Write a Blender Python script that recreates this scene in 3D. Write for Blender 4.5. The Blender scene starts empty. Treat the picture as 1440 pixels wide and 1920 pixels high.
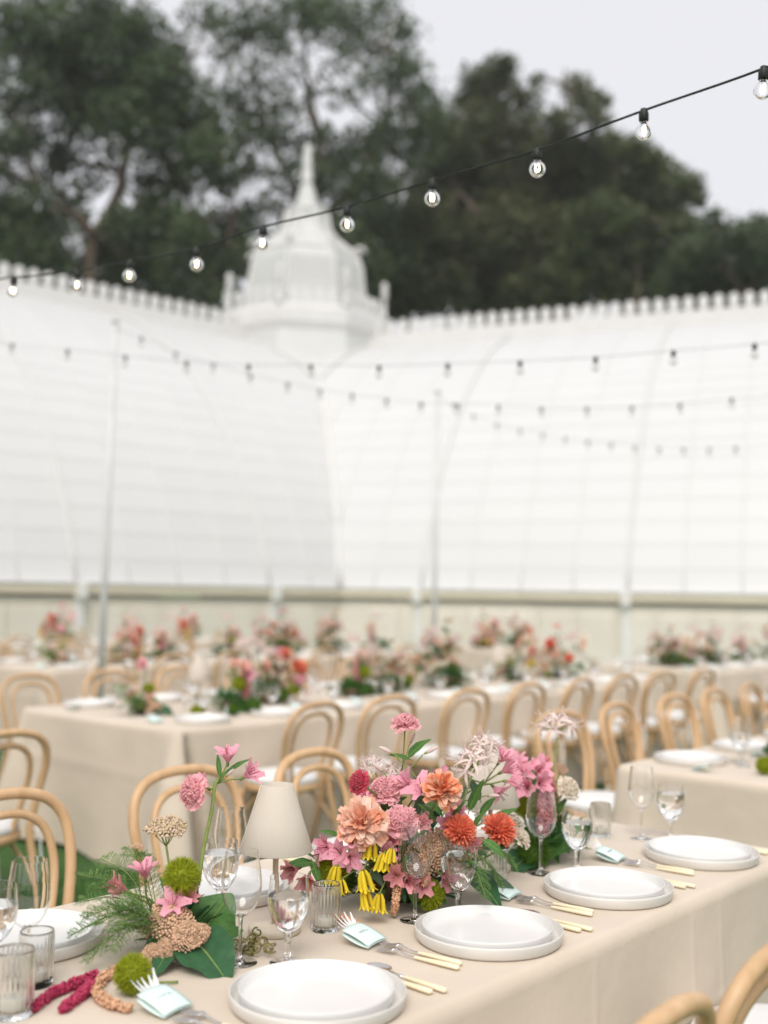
import bpy, math, random
import numpy as np
from mathutils import Vector, Matrix, Quaternion
random.seed(7); rng = np.random.default_rng(7)
SC = bpy.context.scene
COL = SC.collection
PI = math.pi
R_ = math.radians

# ------------------------------------------------------------------ camera
F = 2100.0                       # focal length in pixels of the 1440 px wide photograph (35 mm lens)
CAMZ = 1.47
PITCH = math.atan(152 / F); ROLL = .016
_f = Vector((0, math.cos(PITCH), math.sin(PITCH)))
_u0 = Vector((0, -math.sin(PITCH), math.cos(PITCH)))
_r = Vector((1, 0, 0)) * math.cos(ROLL) + _u0 * math.sin(ROLL)
_u = Vector((-1, 0, 0)) * math.sin(ROLL) + _u0 * math.cos(ROLL)
CAM = Vector((0, 0, CAMZ))
cd = bpy.data.cameras.new('camera'); co = bpy.data.objects.new('camera', cd); COL.objects.link(co)
co.matrix_world = Matrix(((_r.x, _u.x, -_f.x, 0), (_r.y, _u.y, -_f.y, 0), (_r.z, _u.z, -_f.z, CAMZ), (0, 0, 0, 1)))
cd.sensor_fit = 'HORIZONTAL'; cd.sensor_width = 24.0; cd.lens = 35.0
cd.clip_start = .05; cd.clip_end = 2000
cd.dof.use_dof = True; cd.dof.focus_distance = 2.42; cd.dof.aperture_fstop = 1.45
SC.camera = co

# ------------------------------------------------------------------ sky, sun, exposure
SUN_EL, SUN_AZ = R_(50), R_(-7)          # high soft sun veiled by cloud, behind the camera
wd = bpy.data.worlds.new('World'); SC.world = wd; wd.use_nodes = True
nt = wd.node_tree; bg = nt.nodes['Background']
sky = nt.nodes.new('ShaderNodeTexSky'); sky.sky_type = 'NISHITA'; sky.sun_disc = False
sky.sun_elevation = SUN_EL; sky.sun_rotation = R_(180) - SUN_AZ
sky.air_density = 1.0; sky.dust_density = 4.0; sky.ozone_density = 1.0
mx = nt.nodes.new('ShaderNodeMix'); mx.data_type = 'RGBA'; mx.inputs[0].default_value = .9
nt.links.new(sky.outputs[0], mx.inputs[6]); mx.inputs[7].default_value = (5.3, 5.25, 5.4, 1)   # even cloud layer
nt.links.new(mx.outputs[2], bg.inputs[0]); bg.inputs[1].default_value = .1
sd = bpy.data.lights.new('sun', 'SUN'); so = bpy.data.objects.new('sun', sd); COL.objects.link(so)
sd.energy = 1.5; sd.angle = R_(38); sd.color = (1, .965, .91)
so.rotation_euler = (PI / 2 - SUN_EL, 0, SUN_AZ); so.location = (0, -5, 20)
SC.view_settings.view_transform = 'Standard'; SC.view_settings.look = 'None'
SC.view_settings.exposure = .80; SC.view_settings.gamma = 1
SC.view_settings.use_curve_mapping = False
cy = SC.cycles
cy.use_denoising = True; cy.max_bounces = 14; cy.transmission_bounces = 14; cy.transparent_max_bounces = 12
cy.glossy_bounces = 6; cy.diffuse_bounces = 4; cy.sample_clamp_indirect = 6

# ------------------------------------------------------------------ picture to place
def ray(u, v):
    d = _f * F + _r * (u - 720) - _u * (v - 960)
    return d / d.y
def atd(u, v, d): return CAM + ray(u, v) * d
def atz(u, v, z):
    d = ray(u, v); return CAM + d * ((z - CAMZ) / d.z)
ANG = R_(49)                      # all tables run along E1
E1 = Vector((math.cos(ANG), math.sin(ANG), 0)); E2 = Vector((-math.sin(ANG), math.cos(ANG), 0))
P0 = Vector((-.128, 1.985, 0))
def W(a, b, z=0): return P0 + E1 * a + E2 * b + Vector((0, 0, z))
def toE(P): q = P - P0; return q.dot(E1), q.dot(E2)

# ------------------------------------------------------------------ helpers
class MB:
    def __init__(s): s.v = []; s.f = []; s.m = []; s.k = 0
    def add(s, vs, fs, m=None):
        o = len(s.v); s.v.extend([tuple(x) for x in vs])
        for q in fs: s.f.append(tuple(i + o for i in q)); s.m.append(s.k if m is None else m)
    def box(s, c, d, rot=None):
        c = Vector(c); h = Vector(d) / 2
        vs = [Vector((x * h.x, y * h.y, z * h.z)) for x in (-1, 1) for y in (-1, 1) for z in (-1, 1)]
        if rot is not None: vs = [rot @ p for p in vs]
        s.add([p + c for p in vs], [(0, 1, 3, 2), (4, 6, 7, 5), (0, 4, 5, 1), (2, 3, 7, 6), (0, 2, 6, 4), (1, 5, 7, 3)])
    def tube(s, pts, rad, n=8, cap=True, flat=1.0):
        pts = [Vector(p) for p in pts]; N = len(pts)
        if not hasattr(rad, '__len__'): rad = [rad] * N
        up = None; rings = []
        for i in range(N):
            t = (pts[min(i + 1, N - 1)] - pts[max(i - 1, 0)]).normalized()
            if up is None:
                up = Vector((0, 0, 1)) if abs(t.z) < .9 else Vector((0, 1, 0))
            up = (up - t * up.dot(t)).normalized(); b = t.cross(up)
            rings.append([pts[i] + (up * math.cos(a) * flat + b * math.sin(a)) * rad[i] for a in [2 * PI * k / n for k in range(n)]])
        vs = [p for r in rings for p in r]; fs = []
        for i in range(N - 1):
            for k in range(n):
                fs.append((i * n + k, i * n + (k + 1) % n, (i + 1) * n + (k + 1) % n, (i + 1) * n + k))
        if cap: fs.append(tuple(range(n - 1, -1, -1))); fs.append(tuple((N - 1) * n + k for k in range(n)))
        s.add(vs, fs)
    def lathe(s, prof, n=32, c=(0, 0, 0), close=False, ph=0, sx=1, sy=1):
        c = Vector(c); vs = []; P = len(prof)
        for r, z in prof:
            for k in range(n):
                a = 2 * PI * k / n + ph; vs.append(c + Vector((r * math.cos(a) * sx, r * math.sin(a) * sy, z)))
        fs = []
        for i in range(P if close else P - 1):
            j = (i + 1) % P
            for k in range(n):
                fs.append((i * n + k, i * n + (k + 1) % n, j * n + (k + 1) % n, j * n + k))
        if not close:
            if prof[0][0] > 1e-5: fs.append(tuple(range(n - 1, -1, -1)))
            if prof[-1][0] > 1e-5: fs.append(tuple((P - 1) * n + k for k in range(n)))
        s.add(vs, fs)
    def ball(s, c, r, n=6, m=4, sz=1):
        s.lathe([(max(r * math.sin(PI * i / m), 1e-6), -r * math.cos(PI * i / m) * sz) for i in range(m + 1)], n, c)
    def octa(s, c, r, jit=0):
        c = Vector(c); q = [Vector(d) * r * (1 + random.uniform(-jit, jit)) for d in ((1, 0, 0), (0, 1, 0), (-1, 0, 0), (0, -1, 0), (0, 0, 1), (0, 0, -1))]
        s.add([c + p for p in q], [(0, 1, 4), (1, 2, 4), (2, 3, 4), (3, 0, 4), (1, 0, 5), (2, 1, 5), (3, 2, 5), (0, 3, 5)])
    def petal(s, base, d, nrm, L, Wd, curl=0.3, cup=.25, n=4, pw=.8, tip=.15, twist=0, end=.45):
        base = Vector(base); d = Vector(d).normalized(); nrm = Vector(nrm); nrm = (nrm - d * nrm.dot(d)).normalized(); side = d.cross(nrm)
        if twist: q = Quaternion(d, twist); nrm = q @ nrm; side = q @ side
        vs = []; p = base.copy(); dd = d.copy(); nn = nrm.copy()
        for i in range(n + 1):
            t = i / n
            w = Wd * (math.sin(PI * min(1, (t * .86 + .08)) ** pw) * (1 - tip) + tip * (1 - abs(2 * t - 1))) * .5
            if i == n: w = max(w, Wd * .3) * end
            vs += [p - side * w + nn * cup * w, p.copy(), p + side * w + nn * cup * w]
            q = Quaternion(side, -curl / n); dd = q @ dd; nn = q @ nn
            p = p + dd * (L / n)
        fs = []
        for i in range(n):
            a = i * 3; fs += [(a, a + 1, a + 4, a + 3), (a + 1, a + 2, a + 5, a + 4)]
        s.add(vs, fs)
    def mesh(s, name, mats, smooth=True):
        me = bpy.data.meshes.new(name); me.from_pydata(s.v, [], s.f)
        for m in (mats if isinstance(mats, (list, tuple)) else [mats]): me.materials.append(m)
        if any(s.m): me.polygons.foreach_set('material_index', s.m)
        if smooth: me.polygons.foreach_set('use_smooth', [True] * len(s.f))
        me.update(); return me
    def build(s, name, mats, parent=None, smooth=True, loc=None, rot=None):
        return link(name, s.mesh(name, mats, smooth), parent, loc, rot)
def link(name, me, parent=None, loc=None, rot=None):
    o = bpy.data.objects.new(name, me); COL.objects.link(o)
    if parent is not None: o.parent = parent
    if loc is not None: o.location = loc
    if rot is not None: o.rotation_euler = rot
    return o
def np_mesh(name, V, Fq, mat, smooth=False):
    me = bpy.data.meshes.new(name); nv, (nf, k) = len(V), Fq.shape
    me.vertices.add(nv); me.vertices.foreach_set('co', V.astype(np.float32).ravel())
    me.loops.add(nf * k); me.loops.foreach_set('vertex_index', Fq.astype(np.int32).ravel())
    me.polygons.add(nf); me.polygons.foreach_set('loop_start', np.arange(0, nf * k, k, dtype=np.int32))
    if smooth: me.polygons.foreach_set('use_smooth', np.ones(nf, bool))
    me.materials.append(mat); me.update(calc_edges=True); return me
def tag(o, label=None, cat=None, group=None, kind=None):
    if label: o['label'] = label
    if cat: o['category'] = cat
    if group: o['group'] = group
    if kind: o['kind'] = kind
    return o
def thing(name, label, cat, loc=(0, 0, 0), rz=0, group=None):
    o = bpy.data.objects.new(name, None); COL.objects.link(o); o.empty_display_size = .05
    o.location = loc; o.rotation_euler = (0, 0, rz)
    return tag(o, label, cat, group)
KIDS = {}
def copy_tree(o, parent=None):
    c = o.copy(); COL.objects.link(c); c.parent = parent
    for ch in o.children: copy_tree(ch, c)
    return c
def dup(o, loc, rz, label, group=None, scale=None):
    c = copy_tree(o); c.location = loc; c.rotation_euler = (0, 0, rz); c['label'] = label
    if group: c['group'] = group
    if scale: c.scale = (scale,) * 3
    return c
def catmull(P, k=6):
    P = [Vector(p) for p in P]; Q = [2 * P[0] - P[1]] + P + [2 * P[-1] - P[-2]]; out = []
    for i in range(1, len(Q) - 2):
        for j in range(k):
            t = j / k; a, b, c, d = Q[i - 1], Q[i], Q[i + 1], Q[i + 2]
            out.append(.5 * ((2 * b) + (c - a) * t + (2 * a - 5 * b + 4 * c - d) * t * t + (3 * b - a - 3 * c + d) * t ** 3))
    return out + [P[-1]]

# ------------------------------------------------------------------ materials
def mat(name, col, rough=.6, col2=None, scale=12, fac=(.35, .65), bump=0, bscale=80, island=0, hue=0, transl=0, spec=.4, metal=0, sheen=0, coat=0, obj_var=0, detail=3, stretch=None):
    m = bpy.data.materials.new(name); m.use_nodes = True; t = m.node_tree; b = t.nodes['Principled BSDF']
    b.inputs['Roughness'].default_value = rough; b.inputs['Metallic'].default_value = metal
    b.inputs['Specular IOR Level'].default_value = spec
    if sheen: b.inputs['Sheen Weight'].default_value = sheen
    if coat: b.inputs['Coat Weight'].default_value = coat
    tc = t.nodes.new('ShaderNodeTexCoord'); src = tc.outputs['Object']
    if stretch:
        mp = t.nodes.new('ShaderNodeMapping'); mp.inputs['Scale'].default_value = stretch
        t.links.new(src, mp.inputs[0]); src = mp.outputs[0]
    n = t.nodes.new('ShaderNodeTexNoise'); n.inputs['Scale'].default_value = scale; n.inputs['Detail'].default_value = detail
    t.links.new(src, n.inputs['Vector'])
    r = t.nodes.new('ShaderNodeMapRange'); r.inputs[1].default_value = fac[0]; r.inputs[2].default_value = fac[1]
    t.links.new(n.outputs[0], r.inputs[0])
    mx = t.nodes.new('ShaderNodeMix'); mx.data_type = 'RGBA'; t.links.new(r.outputs[0], mx.inputs[0])
    c2 = col2 or tuple(c * .86 for c in col)
    mx.inputs[6].default_value = (*col, 1); mx.inputs[7].default_value = (*c2, 1); out = mx.outputs[2]
    if island or hue or obj_var:
        h = t.nodes.new('ShaderNodeHueSaturation')
        if obj_var: g = t.nodes.new('ShaderNodeObjectInfo'); rnd = g.outputs['Random']
        else: g = t.nodes.new('ShaderNodeNewGeometry'); rnd = g.outputs['Random Per Island']
        va = obj_var or island
        q = t.nodes.new('ShaderNodeMapRange'); q.inputs[3].default_value = 1 - va; q.inputs[4].default_value = 1 + va
        t.links.new(rnd, q.inputs[0]); t.links.new(q.outputs[0], h.inputs['Value'])
        if hue:
            w = t.nodes.new('ShaderNodeTexWhiteNoise'); w.noise_dimensions = '1D'; t.links.new(rnd, w.inputs['W'])
            q2 = t.nodes.new('ShaderNodeMapRange'); q2.inputs[3].default_value = .5 - hue; q2.inputs[4].default_value = .5 + hue
            t.links.new(w.outputs['Value'], q2.inputs[0]); t.links.new(q2.outputs[0], h.inputs['Hue'])
        t.links.new(out, h.inputs['Color']); out = h.outputs[0]
    t.links.new(out, b.inputs['Base Color'])
    if bump:
        n2 = t.nodes.new('ShaderNodeTexNoise'); n2.inputs['Scale'].default_value = bscale; n2.inputs['Detail'].default_value = 4
        t.links.new(src, n2.inputs['Vector'])
        bp = t.nodes.new('ShaderNodeBump'); bp.inputs['Strength'].default_value = bump; bp.inputs['Distance'].default_value = .012 if bscale < 10 else .01
        t.links.new(n2.outputs[0], bp.inputs['Height']); t.links.new(bp.outputs[0], b.inputs['Normal'])
    if transl:
        tr = t.nodes.new('ShaderNodeBsdfTranslucent'); t.links.new(out, tr.inputs[0])
        ms = t.nodes.new('ShaderNodeMixShader'); ms.inputs[0].default_value = transl
        t.links.new(b.outputs[0], ms.inputs[1]); t.links.new(tr.outputs[0], ms.inputs[2])
        t.links.new(ms.outputs[0], t.nodes['Material Output'].inputs[0])
    return m
def glass(name, col=(1, 1, 1), ior=1.45, rough=0.0):
    m = bpy.data.materials.new(name); m.use_nodes = True; b = m.node_tree.nodes['Principled BSDF']
    b.inputs['Base Color'].default_value = (*col, 1); b.inputs['Transmission Weight'].default_value = 1
    b.inputs['Roughness'].default_value = rough; b.inputs['IOR'].default_value = ior
    t = m.node_tree; n = t.nodes.new('ShaderNodeTexNoise'); n.inputs['Scale'].default_value = 9
    r = t.nodes.new('ShaderNodeMapRange'); r.inputs[3].default_value = rough; r.inputs[4].default_value = rough + .02
    t.links.new(n.outputs[0], r.inputs[0]); t.links.new(r.outputs[0], b.inputs['Roughness'])
    return m
def emit(name, col, st):
    m = bpy.data.materials.new(name); m.use_nodes = True; b = m.node_tree.nodes['Principled BSDF']
    b.inputs['Base Color'].default_value = (*col, 1); b.inputs['Emission Color'].default_value = (*col, 1); b.inputs['Emission Strength'].default_value = st
    return m
def srgb(r, g, b): return tuple(((c / 255) / 12.92 if c <= 10 else ((c / 255 + .055) / 1.055) ** 2.4) for c in (r, g, b))
M = {}
M['lawn'] = mat('lawn', (.05, .12, .022), .9, (.035, .085, .018), 6, bump=.4, bscale=60)
M['blade'] = mat('grass_blade', (.06, .17, .025), .6, (.045, .12, .02), 3, island=.35, hue=.02, transl=.3)
M['pane'] = mat('whitewashed_glass', (.60, .60, .595), .45, (.58, .585, .58), 1.1, fac=(.3, .75), obj_var=.012, spec=.5)
M['white_iron'] = mat('white_painted_iron', (.66, .655, .64), .5, (.63, .62, .605), 3, spec=.4)
M['dome'] = mat('dome_glass', (.54, .55, .53), .4, (.51, .52, .50), 1.0, spec=.5, obj_var=.03)
M['white_paint'] = mat('white_gloss_paint', (.80, .79, .77), .45, (.74, .73, .71), 4)
M['sill'] = mat('sill_paint', (.74, .67, .53), .6, (.69, .62, .49), 1.5)
M['basewall'] = mat('base_wall_paint', (.76, .715, .63), .7, (.70, .655, .57), 1.3, bump=.2)
M['bark'] = mat('bark', (.16, .125, .09), .9, (.085, .065, .05), 3, bump=.6, bscale=14, stretch=(3, 3, .6))
M['leaf_dark'] = mat('tree_leaf_dark', (.10, .14, .06), .5, (.068, .098, .044), .25, island=.45, hue=.03, transl=.4, spec=.4)
M['leaf_brown'] = mat('tree_leaf_olive', (.122, .138, .052), .5, (.078, .096, .04), .22, island=.45, hue=.03, transl=.4, spec=.4)
M['leaf_green'] = mat('tree_leaf_green', (.115, .148, .054), .5, (.076, .10, .038), .3, island=.4, hue=.02, transl=.4, spec=.4)
M['cloth'] = mat('linen_cloth', (.64, .55, .447), .85, (.585, .50, .403), 2.6, bump=.6, bscale=6, sheen=.15, spec=.2, detail=6)
M['tabletop'] = mat('plywood', (.45, .33, .2), .6, (.38, .27, .15), 4)
M['steel_leg'] = mat('grey_steel', (.3, .3, .3), .4, metal=.6)
M['wood'] = mat('bentwood', (.63, .42, .235), .42, (.52, .325, .165), 5, fac=(.3, .7), bump=.08, bscale=40, stretch=(6, 6, 1.2), spec=.45, obj_var=.07)
M['cushion'] = mat('white_cushion', (.74, .735, .72), .8, (.69, .685, .67), 6, bump=.1, bscale=30)
M['plate'] = mat('white_stoneware', (.74, .73, .71), .28, (.71, .70, .68), 9, spec=.45)
M['plate2'] = mat('ivory_stoneware', (.72, .70, .665), .32, (.69, .665, .625), 9, spec=.45)
M['glass'] = glass('clear_glass')
M['water'] = glass('water', (1, 1, 1), 1.333)
M['ribbed'] = glass('ribbed_glass', (.97, .98, .97), 1.45)
M['wax'] = mat('candle_wax', (.8, .76, .66), .5)
M['wick'] = mat('wick', (.03, .03, .03), .9)
M['ivory'] = mat('ivory_handle', (.82, .74, .54), .35, (.78, .68, .46), 14, spec=.5)
M['steel'] = mat('cutlery_steel', (.72, .70, .68), .22, metal=1)
M['mint'] = mat('mint_card', (.66, .79, .755), .75, (.63, .765, .73), 30)
M['paper'] = mat('white_paper', (.80, .80, .78), .8)
M['ink'] = mat('grey_ink', (.25, .30, .30), .7)
M['shade'] = mat('lamp_shade', (.76, .695, .60), .8, (.73, .665, .57), 14, bump=.06, bscale=150, transl=.25)
M['lampmetal'] = mat('lamp_metal', (.62, .47, .34), .4, (.56, .42, .30), 20, spec=.5)
M['lampbase'] = mat('lamp_base', (.66, .58, .46), .45)
M['cable'] = mat('black_cable', (.012, .016, .014), .55)
M['bulbglass'] = glass('bulb_glass', (1, 1, 1), 1.25, .10)
M['filament'] = emit('filament', (1, .80, .52), 16)
M['unlit'] = mat('unlit_filament', (.6, .45, .3), .4)
M['pole'] = mat('white_pole', (.66, .66, .655), .4, (.58, .58, .58), 4)
# flowers and leaves
def fl(n, c, c2=None, isl=.12, tr=.3, sc=40, rough=.6, hue=0): M[n] = mat(n, c, rough, c2, sc, island=isl, transl=tr, spec=.25, hue=hue)
fl('peach', (.86, .40, .25), (.88, .68, .56), .12, sc=2.2)
fl('orange', (.86, .28, .12), (.90, .66, .50), .12, sc=2.2)
fl('coral', (.84, .21, .12), (.86, .32, .20), .16, sc=30)
fl('pink', (.84, .37, .42), (.86, .54, .55), .15)
fl('crimson', (.55, .05, .10), (.62, .10, .14), .2)
fl('lily_pink', (.86, .30, .43), (.88, .52, .58), .1, sc=25)
fl('lily_rose', (.78, .26, .30), (.84, .44, .44), .12, sc=25)
fl('blush', (.83, .66, .61), (.84, .74, .70), .08)
fl('cream', (.82, .72, .58), (.84, .78, .68), .08)
fl('yellow', (.80, .60, .02), (.82, .66, .05), .1)
fl('trick', (.42, .45, .03), (.28, .35, .02), .35, tr=.35)
fl('moss', (.10, .20, .02), (.07, .14, .015), .3, tr=.2)
fl('sedum', (.76, .47, .35), (.64, .46, .27), .2, tr=.1)
fl('sedum_pink', (.80, .54, .52), (.42, .40, .12), .2, tr=.1, sc=20)
fl('amaranth_peach', (.74, .45, .29), (.66, .38, .22), .22, tr=.1)
fl('amaranth_red', (.42, .03, .09), (.5, .06, .13), .25, tr=.1)
fl('salmon', (.86, .42, .34), (.86, .58, .48), .12)
fl('apricot', (.86, .60, .42), (.86, .72, .58), .12)
fl('stem', (.20, .28, .07), (.26, .32, .10), .1, tr=.1)
fl('stem_pale', (.42, .46, .20), (.36, .42, .16), .1, tr=.1)
fl('leaf', (.09, .22, .05), (.065, .165, .04), .2, tr=.25, sc=18, rough=.45)
fl('leaf_deep', (.04, .125, .05), (.032, .095, .04), .15, tr=.15, sc=12, rough=.35)
fl('leaf_grey', (.10, .17, .10), (.08, .14, .085), .15, tr=.2, sc=18, rough=.5)
fl('fern', (.22, .36, .11), (.15, .27, .08), .3, tr=.3)
fl('olive', (.22, .20, .06), (.30, .26, .11), .25, tr=.1)
fl('speck', (.25, .02, .05), None, .1, tr=0)
M['bowl'] = mat('brown_bowl', (.20, .12, .07), .6, (.15, .09, .05), 12)
M['bowl_dark'] = M['bowl']

# ================================================================== the setting
g = MB(); g.add([(-300, -60, 0), (300, -60, 0), (300, 700, 0), (-300, 700, 0)], [(0, 1, 2, 3)])
tag(g.build('ground', M['lawn'], smooth=False), kind='structure')

# ------------------------------------------------------------------ greenhouse
G = 1.15
GC = Vector((-2.0 * G, 26.6 * G, 0))             # where the two ridges meet, under the lantern
ZR, ZS, SB = 1.47 + 5.78 * G, 1.56, 6.0 * G      # ridge height, sill height, ridge-to-sill run
def gprofile(n):
    pts = []
    for i in range(201):
        t = i / 200; ph = t * PI / 2
        pts.append((SB * (.6 * math.sin(ph) + .4 * t), ZS + (ZR - ZS) * (.6 * math.cos(ph) + .4 * (1 - t))))
    L = [0]
    for a, b in zip(pts, pts[1:]): L.append(L[-1] + math.hypot(b[0] - a[0], b[1] - a[1]))
    out = []
    for k in range(n + 1):
        s = L[-1] * k / n
        i = max(j for j in range(len(L)) if L[j] <= s + 1e-9); i = min(i, 199)
        f = (s - L[i]) / (L[i + 1] - L[i]); out.append((pts[i][0] + f * (pts[i + 1][0] - pts[i][0]), pts[i][1] + f * (pts[i + 1][1] - pts[i][1])))
    return out
NROW = 20; PROF = gprofile(NROW); KV = .617
COLW = 1.0
pane_meshes = {}
def pane_mesh(key, poly):
    if key not in pane_meshes:
        m = MB(); n = len(poly); th = .004
        m.add([(x, y, 0) for x, y in poly] + [(x, y, th) for x, y in poly],
              [tuple(range(n - 1, -1, -1)), tuple(range(n, 2 * n))] + [(i, (i + 1) % n, n + (i + 1) % n, n + i) for i in range(n)])
        pane_meshes[key] = m.mesh('pane', M['pane'], False)
    return pane_meshes[key]
tooth = MB()
def tooth_prof(m, w=.112, h=.50, th=.07):
    pts = [(-w * 1.25, 0), (-w * 1.25, .07), (-w * .62, .11), (-w * .62, .19), (-w, .24)]
    pts += [(-w * math.cos(a), h - w + w * math.sin(a)) for a in [PI * k / 8 for k in range(0, 9)]]
    pts += [(w, .24), (w * .62, .19), (w * .62, .11), (w * 1.25, .07), (w * 1.25, 0)]
    n = len(pts)
    m.add([(x, -th / 2, z) for x, z in pts] + [(x, th / 2, z) for x, z in pts],
          [tuple(range(n)), tuple(range(2 * n - 1, n - 1, -1))] + [((i + 1) % n, i, n + i, n + (i + 1) % n) for i in range(n)])
tooth_prof(tooth); tooth_me = tooth.mesh('finial', M['white_iron'], False)

def wing(label, rz, side):
    """side -1: wing runs to local -x from the pavilion, +1: to +x. Local -y faces the lawn."""
    root = thing('greenhouse_wing', label, 'greenhouse', GC, rz)
    XE = 16.0
    def xr(s): return KV * s            # inner end along the valley
    for r in range(NROW):
        (s0, z0), (s1, z1) = PROF[r], PROF[r + 1]
        dy, dz = -(s1 - s0), z1 - z0; ln = math.hypot(dy, dz); tilt = math.atan2(-dz, -dy)
        c = 0
        while True:
            xa = c * COLW + .004; xb = (c + 1) * COLW - .004; c += 1
            if xa > XE: break
            if xb <= xr(s0): continue
            if r == 0 and c < 3: continue
            # polygon in (x, along): along = 0 at lower edge
            up, lo = xr(s0), xr(s1); ov = .05
            if xa >= lo: poly = [(0, -ov), (xb - xa, -ov), (xb - xa, ln), (0, ln)]; key = ('full', r); off = xa
            else:
                poly = []
                f = lambda y: lo + (up - lo) * max(0, y) / ln        # valley x at height y
                pl = [(max(xa, lo), -ov)] if lo < xb else []
                if lo < xb: pl.append((xb, -ov))
                else: pl.append((xb, ln * (lo - xb) / (lo - up)))
                pl.append((xb, ln)); pl.append((max(xa, up), ln))
                if xa > up: pl.append((xa, ln * (lo - xa) / (lo - up)))
                poly = [(x - xa, y) for x, y in pl]; key = (c, r, side); off = xa
                if len(poly) < 3: continue
            if side < 0: poly = [(-x, y) for x, y in poly][::-1]; key = (key, 'm')
            o = link('pane', pane_mesh(key, poly), root)
            o.location = (side * off, -s1, z1 + .008)
            o.rotation_euler = (tilt - .007, 0, 0)
    # glazing bars between the columns, main ribs every fourth
    for c in range(1, int(XE / COLW) + 1):
        x = c * COLW; main = c % 4 == 2
        pts = [Vector((side * x, -s, z + (.05 if main else .02))) for s, z in PROF if xr(s) <= x + .02]
        if len(pts) < 2: continue
        b = MB(); b.tube(pts, .034 if main else .014, 6 if not main else 8)
        b.build('main_rib' if main else 'glazing_bar', M['white_iron'], root)
        if main:
            k = MB(); k.box((side * x, -SB - .16, ZS - .13), (.16, .24, .24)); k.box((side * x, -SB - .12, .66), (.14, .12, 1.3))
            if x > xr(SB): k.build('rib_foot', M['white_paint'], root, False)
    xi = xr(SB)
    def strip(name, m, xa, xb, s, z, dy, dz):
        q = MB(); q.box((side * (xa + xb) / 2, -s, z), (xb - xa, dy, dz)); return q.build(name, M[m], root, False)
    strip('sill', 'sill', xi, XE, SB + .04, 1.46, .28, .15)
    strip('drip_edge', 'white_iron', xi, XE, SB + .05, 1.552, .32, .03)
    w = strip('base_wall', 'basewall', xi + .02, XE, SB - .05, .665, .24, 1.33)
    x = math.ceil(xi / .7) * .7
    while x < XE - .7:
        q = MB(); q.box((side * (x + .35), -SB - .09, .62), (.60, .05, 1.02)); q.build('wall_panel', M['basewall'], w, False); x += .7
    # ridge: cap, moulding, cresting
    strip('ridge_cap', 'white_iron', .2, XE, 0, ZR + .06, .62, .22)
    strip('ridge_moulding', 'white_iron', .8, XE, .34, ZR - .12, .16, .12)
    strip('cresting_rail', 'white_iron', 1.0, XE, .05, ZR + .24, .05, .14)
    x = 1.2
    while x < XE:
        link('finial', tooth_me, root, (side * x, -.05, ZR + .16)); x += .352
    # rear slope, closing the vault
    q = MB(); vs = []; 
    for s, z in PROF: vs += [(side * .2, s, z), (side * XE, s, z)]
    q.add(vs, [(2 * i, 2 * i + 1, 2 * i + 3, 2 * i + 2) for i in range(NROW)]); q.build('rear_slope', M['dome'], root)
    q = MB(); q.box((side * (XE + .2) / 2, SB, ZS / 2), (XE - .2, .2, ZS)); q.build('rear_wall', M['basewall'], root, False)
    # gable at the outer end
    q = MB(); n = len(PROF); pts = [(side * XE, -s, z) for s, z in PROF] + [(side * XE, -SB, 0), (side * XE, SB, 0)] + [(side * XE, s, z) for s, z in reversed(PROF)][:-1]
    q.add(pts, [tuple(range(len(pts)))]); q.build('gable', M['dome'], root, False)
    if side > 0:
        q = MB(); q.tube([Vector((xr(s), -s, z + .03)) for s, z in PROF], .07, 8); q.build('valley_gutter', M['white_iron'], root)
    return root
wing('long white painted glasshouse wing with crested ridge to the left of lantern', R_(41.9), -1)
wing('long white painted glasshouse wing with crested ridge to the right of lantern', R_(-21.5), 1)

# lantern pavilion over the corner: octagonal, profile in photo pixels about its axis
PD = GC.y
def pz(v): return atd(560, v, PD).z
def pr(px): return px * PD / F
pav = thing('greenhouse_lantern', 'white octagonal glass lantern dome with tall spire on the glasshouse corner', 'dome', GC, R_(10))
OC = PI / 8
def oct_part(name, prof, m='dome', n=8, parent=pav):
    q = MB(); q.lathe(prof, n, ph=OC); return q.build(name, M[m], parent, False)
P_ = lambda *a: [(pr(r), pz(v)) for r, v in a]
oct_part('lower_roof', [(pr(205), ZR - 2.2), (pr(205), ZR - 1.9), (pr(175), ZR - .9), (pr(165), ZR - .4), (pr(156), pz(650))])
oct_part('body', [(pr(185), 0), (pr(185), ZR - 2.3)], 'basewall')
oct_part('cornice', P_((156, 650), (162, 636), (162, 612), (158, 606), (128, 604)), 'white_iron')
oct_part('skirt', P_((140, 622), (133, 612), (125, 598), (119, 578), (116, 560)))
dr = oct_part('drum', P_((116, 562), (113, 540), (110, 511), (100, 486)))
oct_part('eave', P_((101, 488), (103, 485), (101, 482), (96, 480)), 'white_iron')
oct_part('ogee_roof', P_((97, 483), (83, 471), (66, 458), (52, 445), (45, 431), (42, 418), (41, 402)))
oct_part('collar', P_((41, 403), (44, 400), (43, 396), (28, 391)), 'white_iron')
oct_part('upper_lantern', P_((26, 392), (22, 378), (18, 365), (14, 354), (11, 345)))
q = MB(); q.lathe(P_((12, 347), (10, 340), (12, 332), (9, 326), (8.5, 312), (11, 308), (7.5, 302), (7, 285), (8.5, 281), (6, 276), (4, 272), (1, 269)), 12); q.build('spire', M['white_iron'], pav)
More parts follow.
